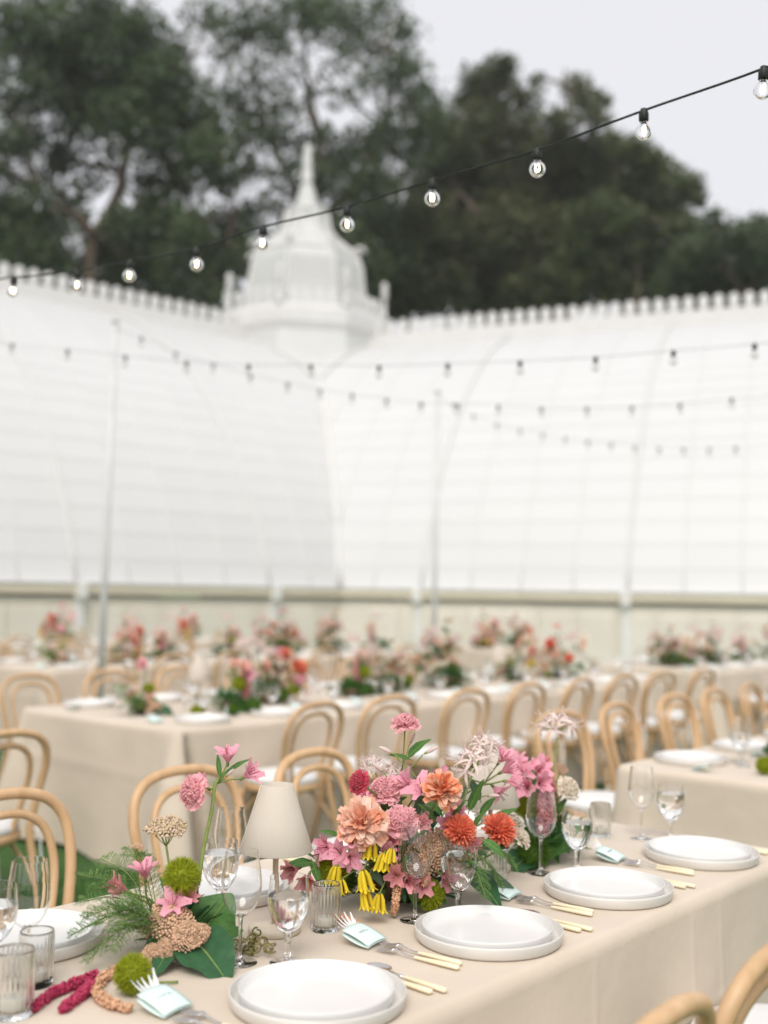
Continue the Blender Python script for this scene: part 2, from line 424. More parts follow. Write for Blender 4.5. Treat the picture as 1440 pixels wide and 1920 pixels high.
for k in range(8):
    a = OC + k * PI / 4; ca, sa = math.cos(a), math.sin(a)
    q = MB(); q.tube([Vector((ca * r, sa * r, z)) for r, z in P_((134, 612), (127, 599), (120, 578), (117, 560), (114, 540), (111, 511), (102, 486), (85, 471), (68, 458), (54, 445), (47, 431), (44, 418), (43, 404))], .055, 6)
    q.build('hip_rib', M['white_iron'], pav)
    q = MB()                                   # scrolled bracket on each shoulder
    r0, z0 = pr(107), pz(492)
    sp = [Vector((ca * (r0 - .05 + (.20 - .017 * i) * math.cos(i * .55)), sa * (r0 - .05 + (.20 - .017 * i) * math.cos(i * .55)), z0 + .18 + (.20 - .017 * i) * math.sin(i * .55))) for i in range(12)]
    q.tube(sp, .05, 6); q.build('scroll', M['white_iron'], pav)
    q = MB(); q.lathe([(.10, 0), (.10, .12), (.06, .16), (.06, .62), (.11, .68), (.11, .74), (.05, .80), (.09, .88), (.10, .95), (.06, 1.03), (.001, 1.06)], 10)
    rr = pr(156); q.build('corner_finial', M['white_iron'], pav, loc=(ca * rr, sa * rr, pz(606) - .02))
for k in range(8):                               # cresting along the parapet
    a0, a1 = OC + k * PI / 4, OC + (k + 1) * PI / 4; r = pr(156)
    for j in range(1, 5):
        t = j / 5; x = r * (math.cos(a0) * (1 - t) + math.cos(a1) * t); y = r * (math.sin(a0) * (1 - t) + math.sin(a1) * t)
        link('finial', tooth_me, pav, (x, y, pz(606) - .02), (0, 0, (a0 + a1) / 2 + PI / 2))
for v, r in ((598, 125.5), (578, 119), (560, 116), (540, 113), (524, 111), (508, 109.2)):
    q = MB(); z = pz(v); rr = pr(r + .6); q.lathe([(rr - .02, z - .025), (rr + .012, z - .02), (rr + .012, z + .02), (rr - .02, z + .025)], 8, ph=OC, close=True); q.build('glazing_rail', M['white_iron'], pav, False)
for v, r in ((471, 83), (458, 66)):
    q = MB(); z = pz(v); rr = pr(r + .6); q.lathe([(rr - .02, z - .02), (rr + .012, z - .02), (rr + .012, z + .02), (rr - .02, z + .02)], 8, ph=OC, close=True); q.build('glazing_rail', M['white_iron'], pav, False)

# ------------------------------------------------------------------ trees
def crown_mesh(name, clumps, leaf, m, dens=1.0):
    Vs = []; 
    for c, r, k in clumps:
        vol = r[0] * r[1] * r[2]
        n = int(dens * k * 95 * (vol ** (2 / 3)) / (leaf * leaf) * .34) + 30
        d = rng.normal(size=(n, 3)); d /= np.linalg.norm(d, axis=1)[:, None]
        rad = rng.random(n) ** .45
        # lumpy outline
        lump = 1 + .22 * np.sin(d[:, 0] * 5 + c[0]) * np.cos(d[:, 2] * 6 + c[2]) + .12 * np.sin(d[:, 1] * 9 + c[1])
        P = np.array(c) + d * (rad * lump)[:, None] * np.array(r)
        a = rng.normal(size=(n, 3)); a /= np.linalg.norm(a, axis=1)[:, None]
        b = np.cross(a, rng.normal(size=(n, 3))); b /= np.linalg.norm(b, axis=1)[:, None]
        L = leaf * rng.uniform(.6, 1.3, n)[:, None]; Wd = L * rng.uniform(.35, .6, n)[:, None]
        Vs.append(np.stack([P - a * L * .5, P + b * Wd * .5, P + a * L * .5, P - b * Wd * .5], 1))
    V = np.concatenate(Vs).reshape(-1, 3); Fq = np.arange(len(V)).reshape(-1, 4)
    return np_mesh(name, V, Fq, m)
def tree(name, label, base_u, D, trunk_px, limbs, clumps, leaf, m, dens=1.0, group=None, tw=.35):
    """clumps: (u, v, radius_px, depth_offset, thickness). Everything hangs together round a trunk at distance D."""
    base = atd(base_u, 1112, D); base.z = 0
    root = thing(name, label, 'tree', base, 0, group)
    q = MB()
    pts = [Vector((0, 0, -.2))] + [atd(u, v, D) - base for u, v in trunk_px]
    n = len(pts); q.tube(catmull(pts, 5), [tw * (1.25 - .75 * i / (5 * (n - 1))) for i in range(5 * (n - 1) + 1)], 9)
    q.build('trunk', M['bark'], root)
    for pl, r0 in limbs:
        q = MB(); ps = catmull([atd(u, v, D + dd) - base for u, v, dd in pl], 5)
        q.tube(ps, [r0 * (1 - .75 * i / (len(ps) - 1)) for i in range(len(ps))], 7); q.build('limb', M['bark'], root)
    cl = []
    for u, v, rp, dd, k in clumps:
        c = atd(u, v, D + dd) - base; r = rp * (D + dd) / F; cl.append((c, (r * 1.1, r * 1.2, r * .9), k))
    o = link('crown', crown_mesh('crown', cl, leaf, m, dens), root)
    # twigs carrying the clumps
    tips = [pts[-1]] + [atd(*l[0][-1][:2], D + l[0][-1][2]) - base for l in limbs] + [atd(*l[0][len(l[0]) // 2][:2], D + l[0][len(l[0]) // 2][2]) - base for l in limbs]
    for c, r, k in cl:
        t = min(tips, key=lambda p: (p - c).length); md = (t + c) / 2 + Vector((random.uniform(-.4, .4), random.uniform(-.4, .4), random.uniform(-.2, .5)))
        q = MB(); q.tube(catmull([t, md, c], 4), [.09, .085, .08, .075, .07, .06, .05, .04, .03], 5); q.build('twig', M['bark'], root)
    return root
def jit(lst): return [(u, v, r, (d if d is not None else random.uniform(-2.5, 2.5)), k) for u, v, r, d, k in lst]
N_ = None
# broad tree on the left, pale forked trunk
cl = [(30, 60, 70, N_, 1), (110, 70, 75, N_, 1.1), (190, 60, 75, N_, 1.1), (260, 60, 65, N_, 1.0), (150, 140, 85, N_, 1.2), (230, 150, 85, N_, 1.2), (310, 150, 70, N_, 1.2),
      (330, 220, 75, N_, 1.2), (250, 230, 75, N_, 1.1), (150, 220, 70, N_, 1), (70, 170, 55, N_, .8), (380, 290, 55, N_, 1.1), (310, 300, 55, N_, 1), (120, 300, 45, N_, .6), (30, 270, 45, N_, .8),
      (20, 200, 40, N_, .7), (60, 250, 40, N_, .7), (210, 290, 40, N_, .4), (420, 340, 40, N_, .8), (350, 350, 40, N_, .7), (430, 420, 45, N_, .8), (360, 430, 45, N_, .8),
      (20, 450, 60, N_, 1.2), (80, 430, 50, N_, 1.1), (60, 480, 70, N_, 1.2), (230, 420, 45, N_, .9), (280, 450, 50, N_, .9), (250, 500, 60, N_, 1), (330, 500, 55, N_, 1), (130, 380, 40, N_, .7), (400, 510, 50, N_, .8), (450, 490, 40, N_, .8), (130, 500, 45, N_, 1), (-40, 120, 70, N_, 1), (-60, 300, 80, N_, 1), (-40, 420, 70, N_, 1), (90, 340, 40, N_, .4), (330, 90, 40, N_, .6), (180, 10, 50, N_, .7), (60, 0, 60, N_, .5), (380, 30, 45, N_, .5), (300, 400, 50, N_, .8), (200, 470, 45, N_, .9), (100, 290, 40, N_, .6), (400, 240, 45, N_, .7), (20, 330, 35, N_, .5), (280, 350, 45, N_, .7), (170, 340, 35, N_, .45), (420, 460, 45, N_, .8), (380, 560, 50, N_, .9), (300, 550, 55, N_, 1), (60, 380, 45, N_, .7), (90, 130, 60, N_, .9), (10, 390, 40, N_, .7)]
tree('broad_tree', 'broad dark tree with pale forked trunk rising behind the left glasshouse wing', 168, 43, [(166, 900), (165, 600), (167, 500), (178, 440)],
     [([(176, 450, 0), (150, 410, -.4), (110, 388, -1), (70, 350, -1.5)], .26), ([(178, 445, 0), (205, 400, .3), (230, 330, .5), (235, 230, .5), (215, 120, 0)], .30),
      ([(182, 440, 0), (260, 390, 1), (320, 360, 1.2), (350, 300, 1.5), (370, 200, 2)], .22), ([(232, 280, .5), (280, 230, 0), (330, 150, -1)], .14), ([(320, 360, 1.2), (400, 330, 1), (440, 400, 1)], .12)],
     jit(cl), .30, M['leaf_dark'], 1.55, tw=.42)
# loose airy tree behind the lantern
cl = [(470, 30, 55, N_, .7), (560, 20, 60, N_, .8), (640, 30, 60, N_, .9), (720, 20, 50, N_, .8), (760, 60, 38, N_, .7), (700, 90, 45, N_, .7), (520, 90, 45, N_, .6), (430, 100, 45, N_, .6), (480, 160, 55, N_, .7), (400, 180, 45, N_, .6), (540, 200, 45, N_, .7),
      (740, 140, 45, N_, .9), (770, 190, 45, N_, 1), (640, 110, 35, N_, .45), (590, 60, 40, N_, .6), (480, 240, 50, N_, .7), (560, 270, 50, N_, .8), (620, 290, 45, N_, .9), (690, 270, 50, N_, 1), (740, 250, 55, N_, 1), (780, 280, 55, N_, 1.1), (700, 340, 60, N_, 1.1), (640, 360, 50, N_, .9),
      (480, 320, 35, N_, .5), (520, 380, 40, N_, .5), (440, 300, 40, N_, .6), (640, 440, 50, N_, .9), (700, 420, 60, N_, 1.1), (610, 330, 35, N_, .6), (590, 400, 30, N_, .6), (460, 450, 35, N_, .6), (420, 540, 40, N_, .7), (680, 500, 60, N_, 1.2), (740, 480, 60, N_, 1.2), (660, 180, 30, N_, .35), (560, 130, 28, N_, .3), (600, 250, 30, N_, .5), (810, 220, 36, N_, 1), (440, 200, 45, N_, .7), (510, 250, 45, N_, .6), (590, 330, 45, N_, .7), (470, 400, 45, N_, .8), (540, 330, 45, N_, .6), (600, 20, 50, N_, .7), (670, 60, 45, N_, .7), (500, 60, 45, N_, .7), (440, 60, 45, N_, .7), (620, 170, 40, N_, .4), (690, 150, 40, N_, .5), (650, 300, 50, N_, .8), (450, 250, 40, N_, .7), (770, 120, 36, N_, .8), (800, 170, 34, N_, .8)]
tree('airy_tree', 'loose leaved tree with sky showing through it behind the lantern spire', 590, 47, [(600, 900), (600, 650), (590, 520), (580, 420)],
     [([(582, 440, 0), (540, 330, .5), (490, 220, .5), (470, 60, 0)], .22), ([(580, 420, 0), (600, 300, 0), (580, 180, 1), (570, 50, 1)], .24), ([(582, 430, 0), (660, 350, 1), (720, 230, 1), (730, 100, 1)], .24), ([(540, 330, .5), (450, 330, 1), (420, 420, 1)], .13)],
     jit(cl), .30, M['leaf_dark'], .95)
# dark thicket of lower trees behind the ridges
for i, (u, v, D) in enumerate(((60, 470, 56), (230, 480, 58), (390, 480, 57), (620, 470, 60), (760, 420, 60))):
    tree('thicket_tree', ['dark lower tree left of the pale forked trunk', 'dark lower tree right of the pale forked trunk', 'dark lower tree meeting the lantern on its left', 'dark lower tree directly behind the lantern drum', 'dark lower tree between lantern and olive tree'][i], u, D, [(u, 900), (u, 650), (u, v + 40)], [([(u, v + 60, 0), (u - 40, v, 0), (u - 60, v - 40, 0)], .12), ([(u, v + 60, 0), (u + 40, v, 0), (u + 60, v - 40, 0)], .12)],
         [(u + random.uniform(-75, 75), v + random.uniform(-75, 110), random.uniform(38, 55), random.uniform(-2, 2), .8) for _ in range(11)], .34, M['leaf_dark'], .9, 'thicket behind the glasshouse')
# rounded olive mass in the middle right
cl = [(890, 150, 34, N_, .55), (935, 135, 38, N_, .7), (915, 180, 50, N_, .8), (980, 190, 42, N_, .6), (1080, 165, 34, N_, .6), (1100, 200, 36, N_, .6), (1050, 230, 40, N_, .6), (1120, 225, 30, N_, .5), (900, 240, 60, N_, 1), (970, 260, 60, N_, 1), (1040, 290, 55, N_, 1), (850, 280, 55, N_, 1), (1100, 290, 50, N_, 1), (820, 230, 40, N_, .9),
      (880, 330, 75, N_, 1.2), (960, 350, 80, N_, 1.2), (1050, 360, 75, N_, 1.2), (820, 360, 70, N_, 1.2), (790, 430, 75, N_, 1.2), (870, 440, 85, N_, 1.3), (960, 450, 85, N_, 1.3), (1050, 460, 80, N_, 1.3), (820, 530, 80, N_, 1.3), (920, 540, 80, N_, 1.3), (1020, 550, 80, N_, 1.3), (760, 530, 70, N_, 1.2), (720, 560, 60, N_, 1.2), (950, 120, 20, N_, .6), (870, 190, 30, N_, .5), (1010, 150, 18, N_, .3), (1130, 185, 22, N_, .4)]
tree('olive_tree', 'tall olive brown tree with wispy twin tops right of the lantern', 940, 52, [(940, 900), (940, 600), (945, 450), (940, 330)],
     [([(942, 380, 0), (920, 280, 0), (925, 150, 0)], .2), ([(942, 360, 0), (1020, 290, .5), (1075, 180, .5)], .2), ([(944, 440, 0), (860, 360, -1), (820, 290, -1)], .2)],
     jit(cl), .32, M['leaf_brown'], 2.3)
cl = [(1150, 290, 42, N_, 1), (1200, 310, 45, N_, 1), (1180, 280, 34, N_, .8), (1240, 330, 40, N_, 1), (1290, 350, 34, N_, .9), (1120, 340, 50, N_, 1.1), (1180, 370, 60, N_, 1.1), (1250, 380, 48, N_, .9), (1130, 420, 70, N_, 1.2), (1210, 440, 70, N_, 1.2), (1280, 430, 42, N_, .8), (1110, 510, 80, N_, 1.3), (1200, 520, 80, N_, 1.3), (1280, 510, 60, N_, 1.1), (1230, 300, 22, N_, .6), (1310, 375, 20, N_, .5), (1145, 260, 24, N_, .6)]
tree('sloping_tree', 'dark green tree whose crown slopes down toward the right beside olive tree', 1190, 50, [(1190, 900), (1190, 600), (1190, 480), (1180, 400)],
     [([(1184, 430, 0), (1220, 360, 0), (1280, 350, 0)], .16), ([(1184, 420, 0), (1150, 350, 0), (1160, 290, 0)], .16)],
     jit(cl), .30, M['leaf_green'], 2.3)
cl = [(1330, 440, 40, N_, .9), (1380, 450, 45, N_, 1), (1430, 450, 45, N_, 1), (1300, 480, 45, N_, .9), (1350, 510, 60, N_, 1.1), (1420, 520, 70, N_, 1.2), (1480, 480, 70, N_, 1.2), (1290, 540, 60, N_, 1.2), (1370, 560, 70, N_, 1.2), (1340, 405, 20, N_, .5), (1420, 420, 24, N_, .6), (1520, 440, 70, N_, 1), (1560, 540, 90, N_, 1)]
tree('round_tree', 'lowest of the dark trees, round and leafy above the right ridge cresting', 1400, 46, [(1400, 900), (1400, 650), (1400, 540)],
     [([(1400, 560, 0), (1360, 500, 0), (1340, 440, 0)], .14), ([(1400, 560, 0), (1440, 490, 0), (1450, 440, 0)], .14)],
     jit(cl), .28, M['leaf_dark'], 2.0)

# ------------------------------------------------------------------ grass between the tables
def grass():
    n = 42000
    a = rng.uniform(-1.6, 10, n); b = rng.uniform(-1.2, 8.5, n)
    near = rng.random(n) < .6; a[near] = rng.uniform(-1.5, 5, near.sum()); b[near] = rng.uniform(.6, 3.6, near.sum())
    P = np.array(P0)[None] + a[:, None] * np.array(E1) + b[:, None] * np.array(E2)
    th = rng.uniform(0, 2 * PI, n); L = rng.uniform(.025, .06, n); wd = rng.uniform(.002, .004, n)
    s = np.stack([np.cos(th), np.sin(th), 0 * th], 1); le = np.stack([-np.sin(th), np.cos(th), 0 * th], 1) * (L * rng.uniform(-.6, .6, n))[:, None]
    up = np.zeros((n, 3)); up[:, 2] = L
    V = np.stack([P - s * wd[:, None], P + s * wd[:, None], P + up * .55 + le * .35 + s * wd[:, None] * .8, P + up * .55 + le * .35 - s * wd[:, None] * .8, P + up + le, P + up + le + s * 1e-4], 1).reshape(-1, 3)
    i = np.arange(n)[:, None] * 6
    Fq = np.concatenate([i + [[0, 1, 2, 3]], i + [[3, 2, 5, 4]]])
    o = link('grass', np_mesh('grass', V, Fq, M['blade'], True)); tag(o, 'short green lawn grass growing between and under the tables', 'grass', kind='stuff')
grass()

# ================================================================== tables and cloths
ZT = .75
def cloth_mesh(a, b, seed, drop=.735, fold=1.0, notch=False, fine=False):
    """half sizes a (along x), b (along y); hanging skirt with soft folds, pressed creases and fuller corners"""
    rnd = random.Random(seed); rc = .035
    per = []; st = .009 if fine else .02; NR = 62 if fine else 34
    def line(p, q):
        n = max(2, int((Vector(q) - Vector(p)).length / st)); return [(p[0] + (q[0] - p[0]) * i / n, p[1] + (q[1] - p[1]) * i / n) for i in range(n)]
    def arc(cx, cy, a0): return [(cx + rc * math.cos(a0 + PI / 2 * i / 6), cy + rc * math.sin(a0 + PI / 2 * i / 6)) for i in range(6)]
    per += line((-a + rc, -b), (a - rc, -b)) + arc(a - rc, -b + rc, -PI / 2) + line((a, -b + rc), (a, b - rc)) + arc(a - rc, b - rc, 0)
    per += line((a - rc, b), (-a + rc, b)) + arc(-a + rc, b - rc, PI / 2) + line((-a, b - rc), (-a, -b + rc)) + arc(-a + rc, -b + rc, PI)
    n = len(per); nor = []
    for i in range(n):
        d = Vector(per[(i + 1) % n]) - Vector(per[i - 1]); nor.append(Vector((d.y, -d.x)).normalized())
    s = 0; S = []
    for i in range(n): S.append(s); s += (Vector(per[(i + 1) % n]) - Vector(per[i])).length
    ph = [rnd.uniform(0, 6.28) for _ in range(6)]
    creases = [rnd.uniform(-a, a) for _ in range(int(a * 3) + 2)]
    zs = [0, .006, .012] + [.02 + (drop - .02) * k / NR for k in range(0, NR + 1)]
    outs = [-.012, -.004, 0] + [None] * (NR + 1)
    V = []
    for r, (z, o) in enumerate(zip(zs, outs)):
        for i in range(n):
            x, y = per[i]; cx, cy = a - abs(x), b - abs(y); dc = math.hypot(cx, cy)
            t = max(0, (z - .02) / (drop - .02)); off = o if o is not None else .001
            zz = ZT - z
            if o is None:
                f = .5 * math.sin(S[i] * 5.1 + ph[0]) + .3 * math.sin(S[i] * 9.7 + ph[1]) + .25 * math.sin(S[i] * 2.3 + ph[2] + t)
                off += .004 + fold * (.030 * t ** 1.3 * (f + .6))
                corner = math.exp(-(dc / .16) ** 2); off += fold * corner * (.085 * t ** .9 + .03 * t * math.sin(S[i] * 34 + ph[3]))
                corner2 = math.exp(-(dc / .32) ** 2); off += fold * corner2 * .02 * t * math.sin(S[i] * 21 + ph[4])
                if abs(nor[i].y) > .9:
                    for c in creases: off += .007 * t ** .3 * math.exp(-abs((x - c) / (.007 if fine else .02))) - .006 * t * math.exp(-((x - c - .06) / .035) ** 2)
                off += .006 * math.exp(-abs((z - .27 - .01 * math.sin(S[i] * 1.3)) / (.007 if fine else .018)))
                if fine: off += .004 * t * math.sin(S[i] * 3.1 + z * 9 + 2 * math.sin(z * 7 + S[i])) + .0025 * t * math.sin(S[i] * 11 - z * 14 + 1.5 * math.sin(S[i] * 2.7))
                if notch and y < -b + .001: off -= .16 * min(1, t * 4) * math.exp(-((x + a - .05 - .10 * t) / (.012 + .03 * t)) ** 2)
                zz += .012 * t * math.sin(S[i] * 4 + ph[5])
            V.append((x + nor[i].x * off, y + nor[i].y * off, zz))
    q = MB(); R = len(zs); fs = []
    for r in range(R - 1):
        for i in range(n): fs.append((r * n + i, (r + 1) * n + i, (r + 1) * n + (i + 1) % n, r * n + (i + 1) % n))
    q.add(V, fs)
    inner = [(x - nor[i].x * .024, y - nor[i].y * .024, ZT) for i, (x, y) in enumerate(per)]
    o = len(q.v); q.v += inner
    for i in range(n): q.f.append((i, (i + 1) % n, o + (i + 1) % n, o + i)); q.m.append(0)
    q.f.append(tuple(o + i for i in range(n))); q.m.append(0)
    return q.mesh('tablecloth', M['cloth'])
TABLES = {}
def table(key, a0, a1, b0, b1, tl, cl, seed, fold=1.0):
    ca, cb = (a0 + a1) / 2, (b0 + b1) / 2; ha, hb = (a1 - a0) / 2, (b1 - b0) / 2
    t = thing('banquet_table', tl, 'table', W(ca, cb), ANG, 'long banquet tables')
    q = MB(); q.box((0, 0, ZT - .023), (2 * ha - .03, 2 * hb - .03, .04)); q.build('tabletop', M['tabletop'], t, False)
    for sx in (-1, 1):
        for sy in (-1, 1):
            q = MB(); q.tube([(sx * (ha - .25), sy * (hb - .15), 0), (sx * (ha - .25), sy * (hb - .15), ZT - .043)], .016, 8); q.build('leg', M['steel_leg'], t)
    c = link('tablecloth', cloth_mesh(ha, hb, seed, fold=fold, notch=key == 'T2', fine=key == 'T1')); c.location = W(ca, cb, .002); c.rotation_euler = (0, 0, ANG)
    tag(c, cl, 'tablecloth', 'beige linen tablecloths')
    TABLES[key] = (a0, a1, b0, b1)
table('T1', -1.45, 1.83, -.17, .86, 'banquet table carrying the cream lamps and the peach dahlia arrangement', 'beige linen cloth under the cream lamps and peach dahlia arrangement', 1, .8)
table('T3', 2.92, 6.6, -.10, 1.03, 'banquet table just past the end of the lamp table', 'beige linen cloth on the table just past the end of lamp table', 2)
table('T2', 2.29, 7.85, 3.2, 4.67, 'long banquet table behind the row of bentwood chairs with white cushions', 'beige linen cloth with puddled hem on long table behind the lamp table', 3, 1.5)
table('T2b', 8.98, 12.6, 3.35, 4.75, 'banquet table in line beyond the long second row table', 'beige linen cloth in line beyond the long second row table', 4)
table('T2L', -3.2, 1.25, 3.2, 4.67, 'banquet table across the aisle from the long second row table', 'beige linen cloth across the aisle from the long second row table', 5)
table('T4', 4.1, 9.6, 7.2, 8.55, 'banquet table in the third row below the glasshouse', 'beige linen cloth on the third row table below the glasshouse', 6)
table('T4L', -.6, 3.1, 7.2, 8.55, 'banquet table in third row across the aisle from its neighbour', 'beige linen cloth of third row table across the aisle', 7)
table('T4R', 10.6, 12.2, 7.0, 8.2, 'short banquet table at far end of the third row', 'beige linen cloth on the short table ending the third row', 8)
table('T5', 5.2, 9.4, 10.9, 12.1, 'banquet table in the last row along the glasshouse wall', 'beige linen cloth on last row table along the glasshouse wall', 9)

ORD = ['first', 'second', 'third', 'fourth', 'fifth', 'sixth', 'seventh', 'eighth', 'ninth', 'tenth']
# ================================================================== bentwood chair
def make_chair():
    t = thing('bentwood_chair', 'x', 'chair')
    zs = .45; r = .0165
    # outer hoop and back legs in one bent piece
    side = [(.215, -.265, 0), (.195, -.225, .22), (.168, -.182, .44), (.178, -.182, .54), (.198, -.200, .66), (.205, -.222, .745), (.190, -.240, .815), (.145, -.252, .862), (.075, -.258, .883)]
    P = [Vector((-x, y, z)) for x, y, z in side] + [Vector((0, -.260, .888))] + [Vector((x, y, z)) for x, y, z in reversed(side)]
    q = MB(); ps = catmull(P, 5); q.tube(ps, [r * (.82 + .18 * min(1, p.z / .3)) for p in ps], 10); q.build('back_hoop', M['wood'], t)
    inn = [(.085, -.165, .45), (.112, -.172, .54), (.136, -.190, .65), (.138, -.210, .73), (.118, -.226, .79), (.07, -.236, .825)]
    P = [Vector((-x, y, z)) for x, y, z in inn] + [Vector((0, -.239, .835))] + [Vector((x, y, z)) for x, y, z in reversed(inn)]
    q = MB(); q.tube(catmull(P, 5), .0125, 9); q.build('inner_hoop', M['wood'], t)
    q = MB(); q.lathe([(.165, zs - .022), (.198, zs - .022), (.206, zs - .012), (.206, zs + .008), (.200, zs + .014), (.165, zs + .014)], 36, close=True, sy=.98); q.build('seat_ring', M['wood'], t)
    q = MB(); q.lathe([(.001, zs + .004), (.17, zs + .004), (.196, zs + .018), (.202, zs + .036), (.192, zs + .054), (.14, zs + .066), (.06, zs + .07), (.001, zs + .07)], 36, sy=.98)
    cu = q.build('cushion', M['cushion'], t)
    for s in (-1, 1):
        q = MB(); ps = catmull([(s * .155, .135, zs - .02), (s * .165, .150, .30), (s * .178, .175, .14), (s * .19, .21, 0)], 5)
        q.tube(ps, [.0175 - .006 * i / (len(ps) - 1) for i in range(len(ps))], 9); q.build('leg', M['wood'], t)
        q = MB(); q.tube([(s * .168, -.185, zs + .03), (s * .19, -.200, zs + .03), (s * .195, -.215, zs + .0), (s * .200, -.222, zs - .09), (s * .206, -.235, zs - .19)], [.007, .010, .008, .012, .013], 6, flat=.25); q.build('cushion_tie', M['cushion'], cu)
        # curved brace from front leg up to the seat and over to the back leg
        q = MB(); q.tube(catmull([(s * .176, .165, .19), (s * .168, .10, .32), (s * .165, 0, .40), (s * .172, -.10, .36), (s * .188, -.205, .25)], 5), .0085, 7); q.build('brace', M['wood'], t)
    q = MB(); q.tube(catmull([(-.176, .165, .19), (-.10, .158, .33), (0, .155, .40), (.10, .158, .33), (.176, .165, .19)], 5), .0085, 7); q.build('brace', M['wood'], t)
    return t
chair0 = make_chair(); first = [True]
def chair(a, b, facing, label, group, tw=0):
    """a, b: the seat's place along the rows; facing +1 looks along E2, -1 the other way"""
    rz = (ANG if facing > 0 else ANG + PI) + R_(tw)
    if first[0]:
        first[0] = False; chair0.location = W(a, b); chair0.rotation_euler = (0, 0, rz); chair0['label'] = label; chair0['group'] = group; return chair0
    return dup(chair0, W(a, b), rz, label, group)
g1 = 'bentwood chairs along the lamp table'
chair(.05, -.39, 1, 'bentwood chair drawn up by the plate nearest the green pompoms, back to the lawn', g1, 3)
chair(.505, -.385, 1, 'bentwood chair with white cushion on the side away from the glasshouse, next to plates', g1, 0)
chair(1.12, -.39, 1, 'bentwood chair at the end plate beside the gap between tables', g1, 0)
for a, l, tw in ((.31, 'bentwood chair behind the wine glass and ribbed votive, facing the fern arrangement', 2), (.93, 'bentwood chair between the tall pink scabiosa stem and the glasshouse', -4), (1.55, 'bentwood chair right behind the cream lamp shade', 3), (-.32, 'bentwood chair facing the crimson amaranth end of the lamp table', 0)):
    chair(a, 1.24, -1, l, g1, tw)
g3 = 'bentwood chairs along the table past the lamp table'
for i, a in enumerate((3.41, 4.06, 4.78, 5.40, 6.05)):
    chair(a, 1.38 + .03 * i, -1, ORD[i] + ' bentwood chair from the gap, facing the table past the lamp table', g3, random.uniform(-5, 5))
g2 = 'bentwood chairs with backs to the lamp table'
for i, a in enumerate((2.82, 3.42, 4.12, 4.80, 5.42, 6.02, 6.68, 7.34)):
    chair(a, 2.96 + random.uniform(-.02, .03), 1, ORD[i] + ' bentwood chair from the aisle with its back to the lamp table', g2, random.uniform(-5, 5))
for i, a in enumerate((9.5, 10.2, 10.9, 11.6)):
    chair(a, 3.1, 1, ORD[i] + ' bentwood chair at the table in line beyond the long second row table', 'bentwood chairs beyond the second row', random.uniform(-5, 5))
for i, a in enumerate((1.02, .40, -.25)):
    chair(a, 2.95, 1, ORD[i] + ' bentwood chair from the aisle at the table across from the second row', 'bentwood chairs across the aisle', random.uniform(-4, 4))
for i, a in enumerate((2.70, 3.32, 3.95, 4.6, 5.25, 5.9, 6.55, 7.2)):
    chair(a, 5.02, -1, ORD[i] + ' bentwood chair from the aisle on glasshouse side of the second row table', 'bentwood chairs on the glasshouse side', random.uniform(-6, 6))
for i, a in enumerate((.9, .2)):
    chair(a, 5.02, -1, ORD[i] + ' bentwood chair on glasshouse side of the table across the aisle', 'bentwood chairs across the aisle by the glasshouse', random.uniform(-6, 6))
for i, a in enumerate((4.45, 5.1, 5.75, 6.4, 7.05, 7.7, 8.35, 9.0)):
    chair(a, 6.96, 1, ORD[i] + ' bentwood chair from the aisle along the third row table', 'bentwood chairs of the third row', random.uniform(-6, 6))
for i, a in enumerate((2.7, 2.05)):
    chair(a, 6.96, 1, ORD[i] + ' bentwood chair at the third row table across the aisle', 'bentwood chairs of the third row across the aisle', random.uniform(-6, 6))
for i, a in enumerate((4.7, 5.5, 6.3, 7.1, 7.9, 8.7)):
    chair(a, 8.9, -1, ORD[i] + ' bentwood chair from the aisle between third row table and last row', 'bentwood chairs before the last row', random.uniform(-6, 6))
for i, a in enumerate((5.7, 6.5, 7.3, 8.1, 8.9)):
    chair(a, 10.66, 1, ORD[i] + ' bentwood chair from the aisle at the last row table', 'bentwood chairs of the last row', random.uniform(-6, 6))

# ================================================================== plates, glasses, cutlery, cards
def plate_prof(R, h):
    return [(.001, .006), (R * .80, .006), (R * .93, .007), (R * .965, .010), (R * .985, h - .002), (R * .992, h), (R, h - .001), (R * 1.0, h - .005), (R * .985, .006), (R * .95, .001), (R * .90, 0), (.001, 0)]
q = MB(); q.lathe(plate_prof(.155, .027), 72); charger_me = q.mesh('charger_plate', M['plate2'])
q = MB(); q.lathe(plate_prof(.137, .026), 72); dinner_me = q.mesh('dinner_plate', M['plate'])
def tight(prof, close, e=.00022):
    out = []; N = len(prof)
    for i, p in enumerate(prof):
        a, b = prof[i - 1] if (i or close) else None, prof[(i + 1) % N] if (i < N - 1 or close) else None
        p = Vector(p)
        if a is None or b is None: out.append(tuple(p)); continue
        da, db = Vector(a) - p, Vector(b) - p
        if da.length < 1e-7 or db.length < 1e-7: continue
        if da.normalized().dot(db.normalized()) > -.85:
            out += [tuple(p + da.normalized() * min(e, da.length * .4)), tuple(p), tuple(p + db.normalized() * min(e, db.length * .4))]
        else: out.append(tuple(p))
    return out
def lathe_part(prof, n, mname, name, close=False):
    q = MB(); q.lathe(tight(prof, close), n, close=close); return q.mesh(name, M[mname])
def bowl_prof(out, th):
    ins = [(max(r - th, .0006), z + (th if i == 0 else 0)) for i, (r, z) in enumerate(out)]
    return out + list(reversed(ins))
wine_out = [(.0042, .088), (.012, .091), (.022, .098), (.031, .110), (.037, .126), (.0393, .142), (.0388, .160), (.0365, .180), (.0335, .200), (.0318, .212)]
gob_out = [(.0050, .056), (.014, .060), (.025, .070), (.034, .085), (.0392, .102), (.0408, .118), (.0402, .136), (.0385, .152), (.0372, .163)]
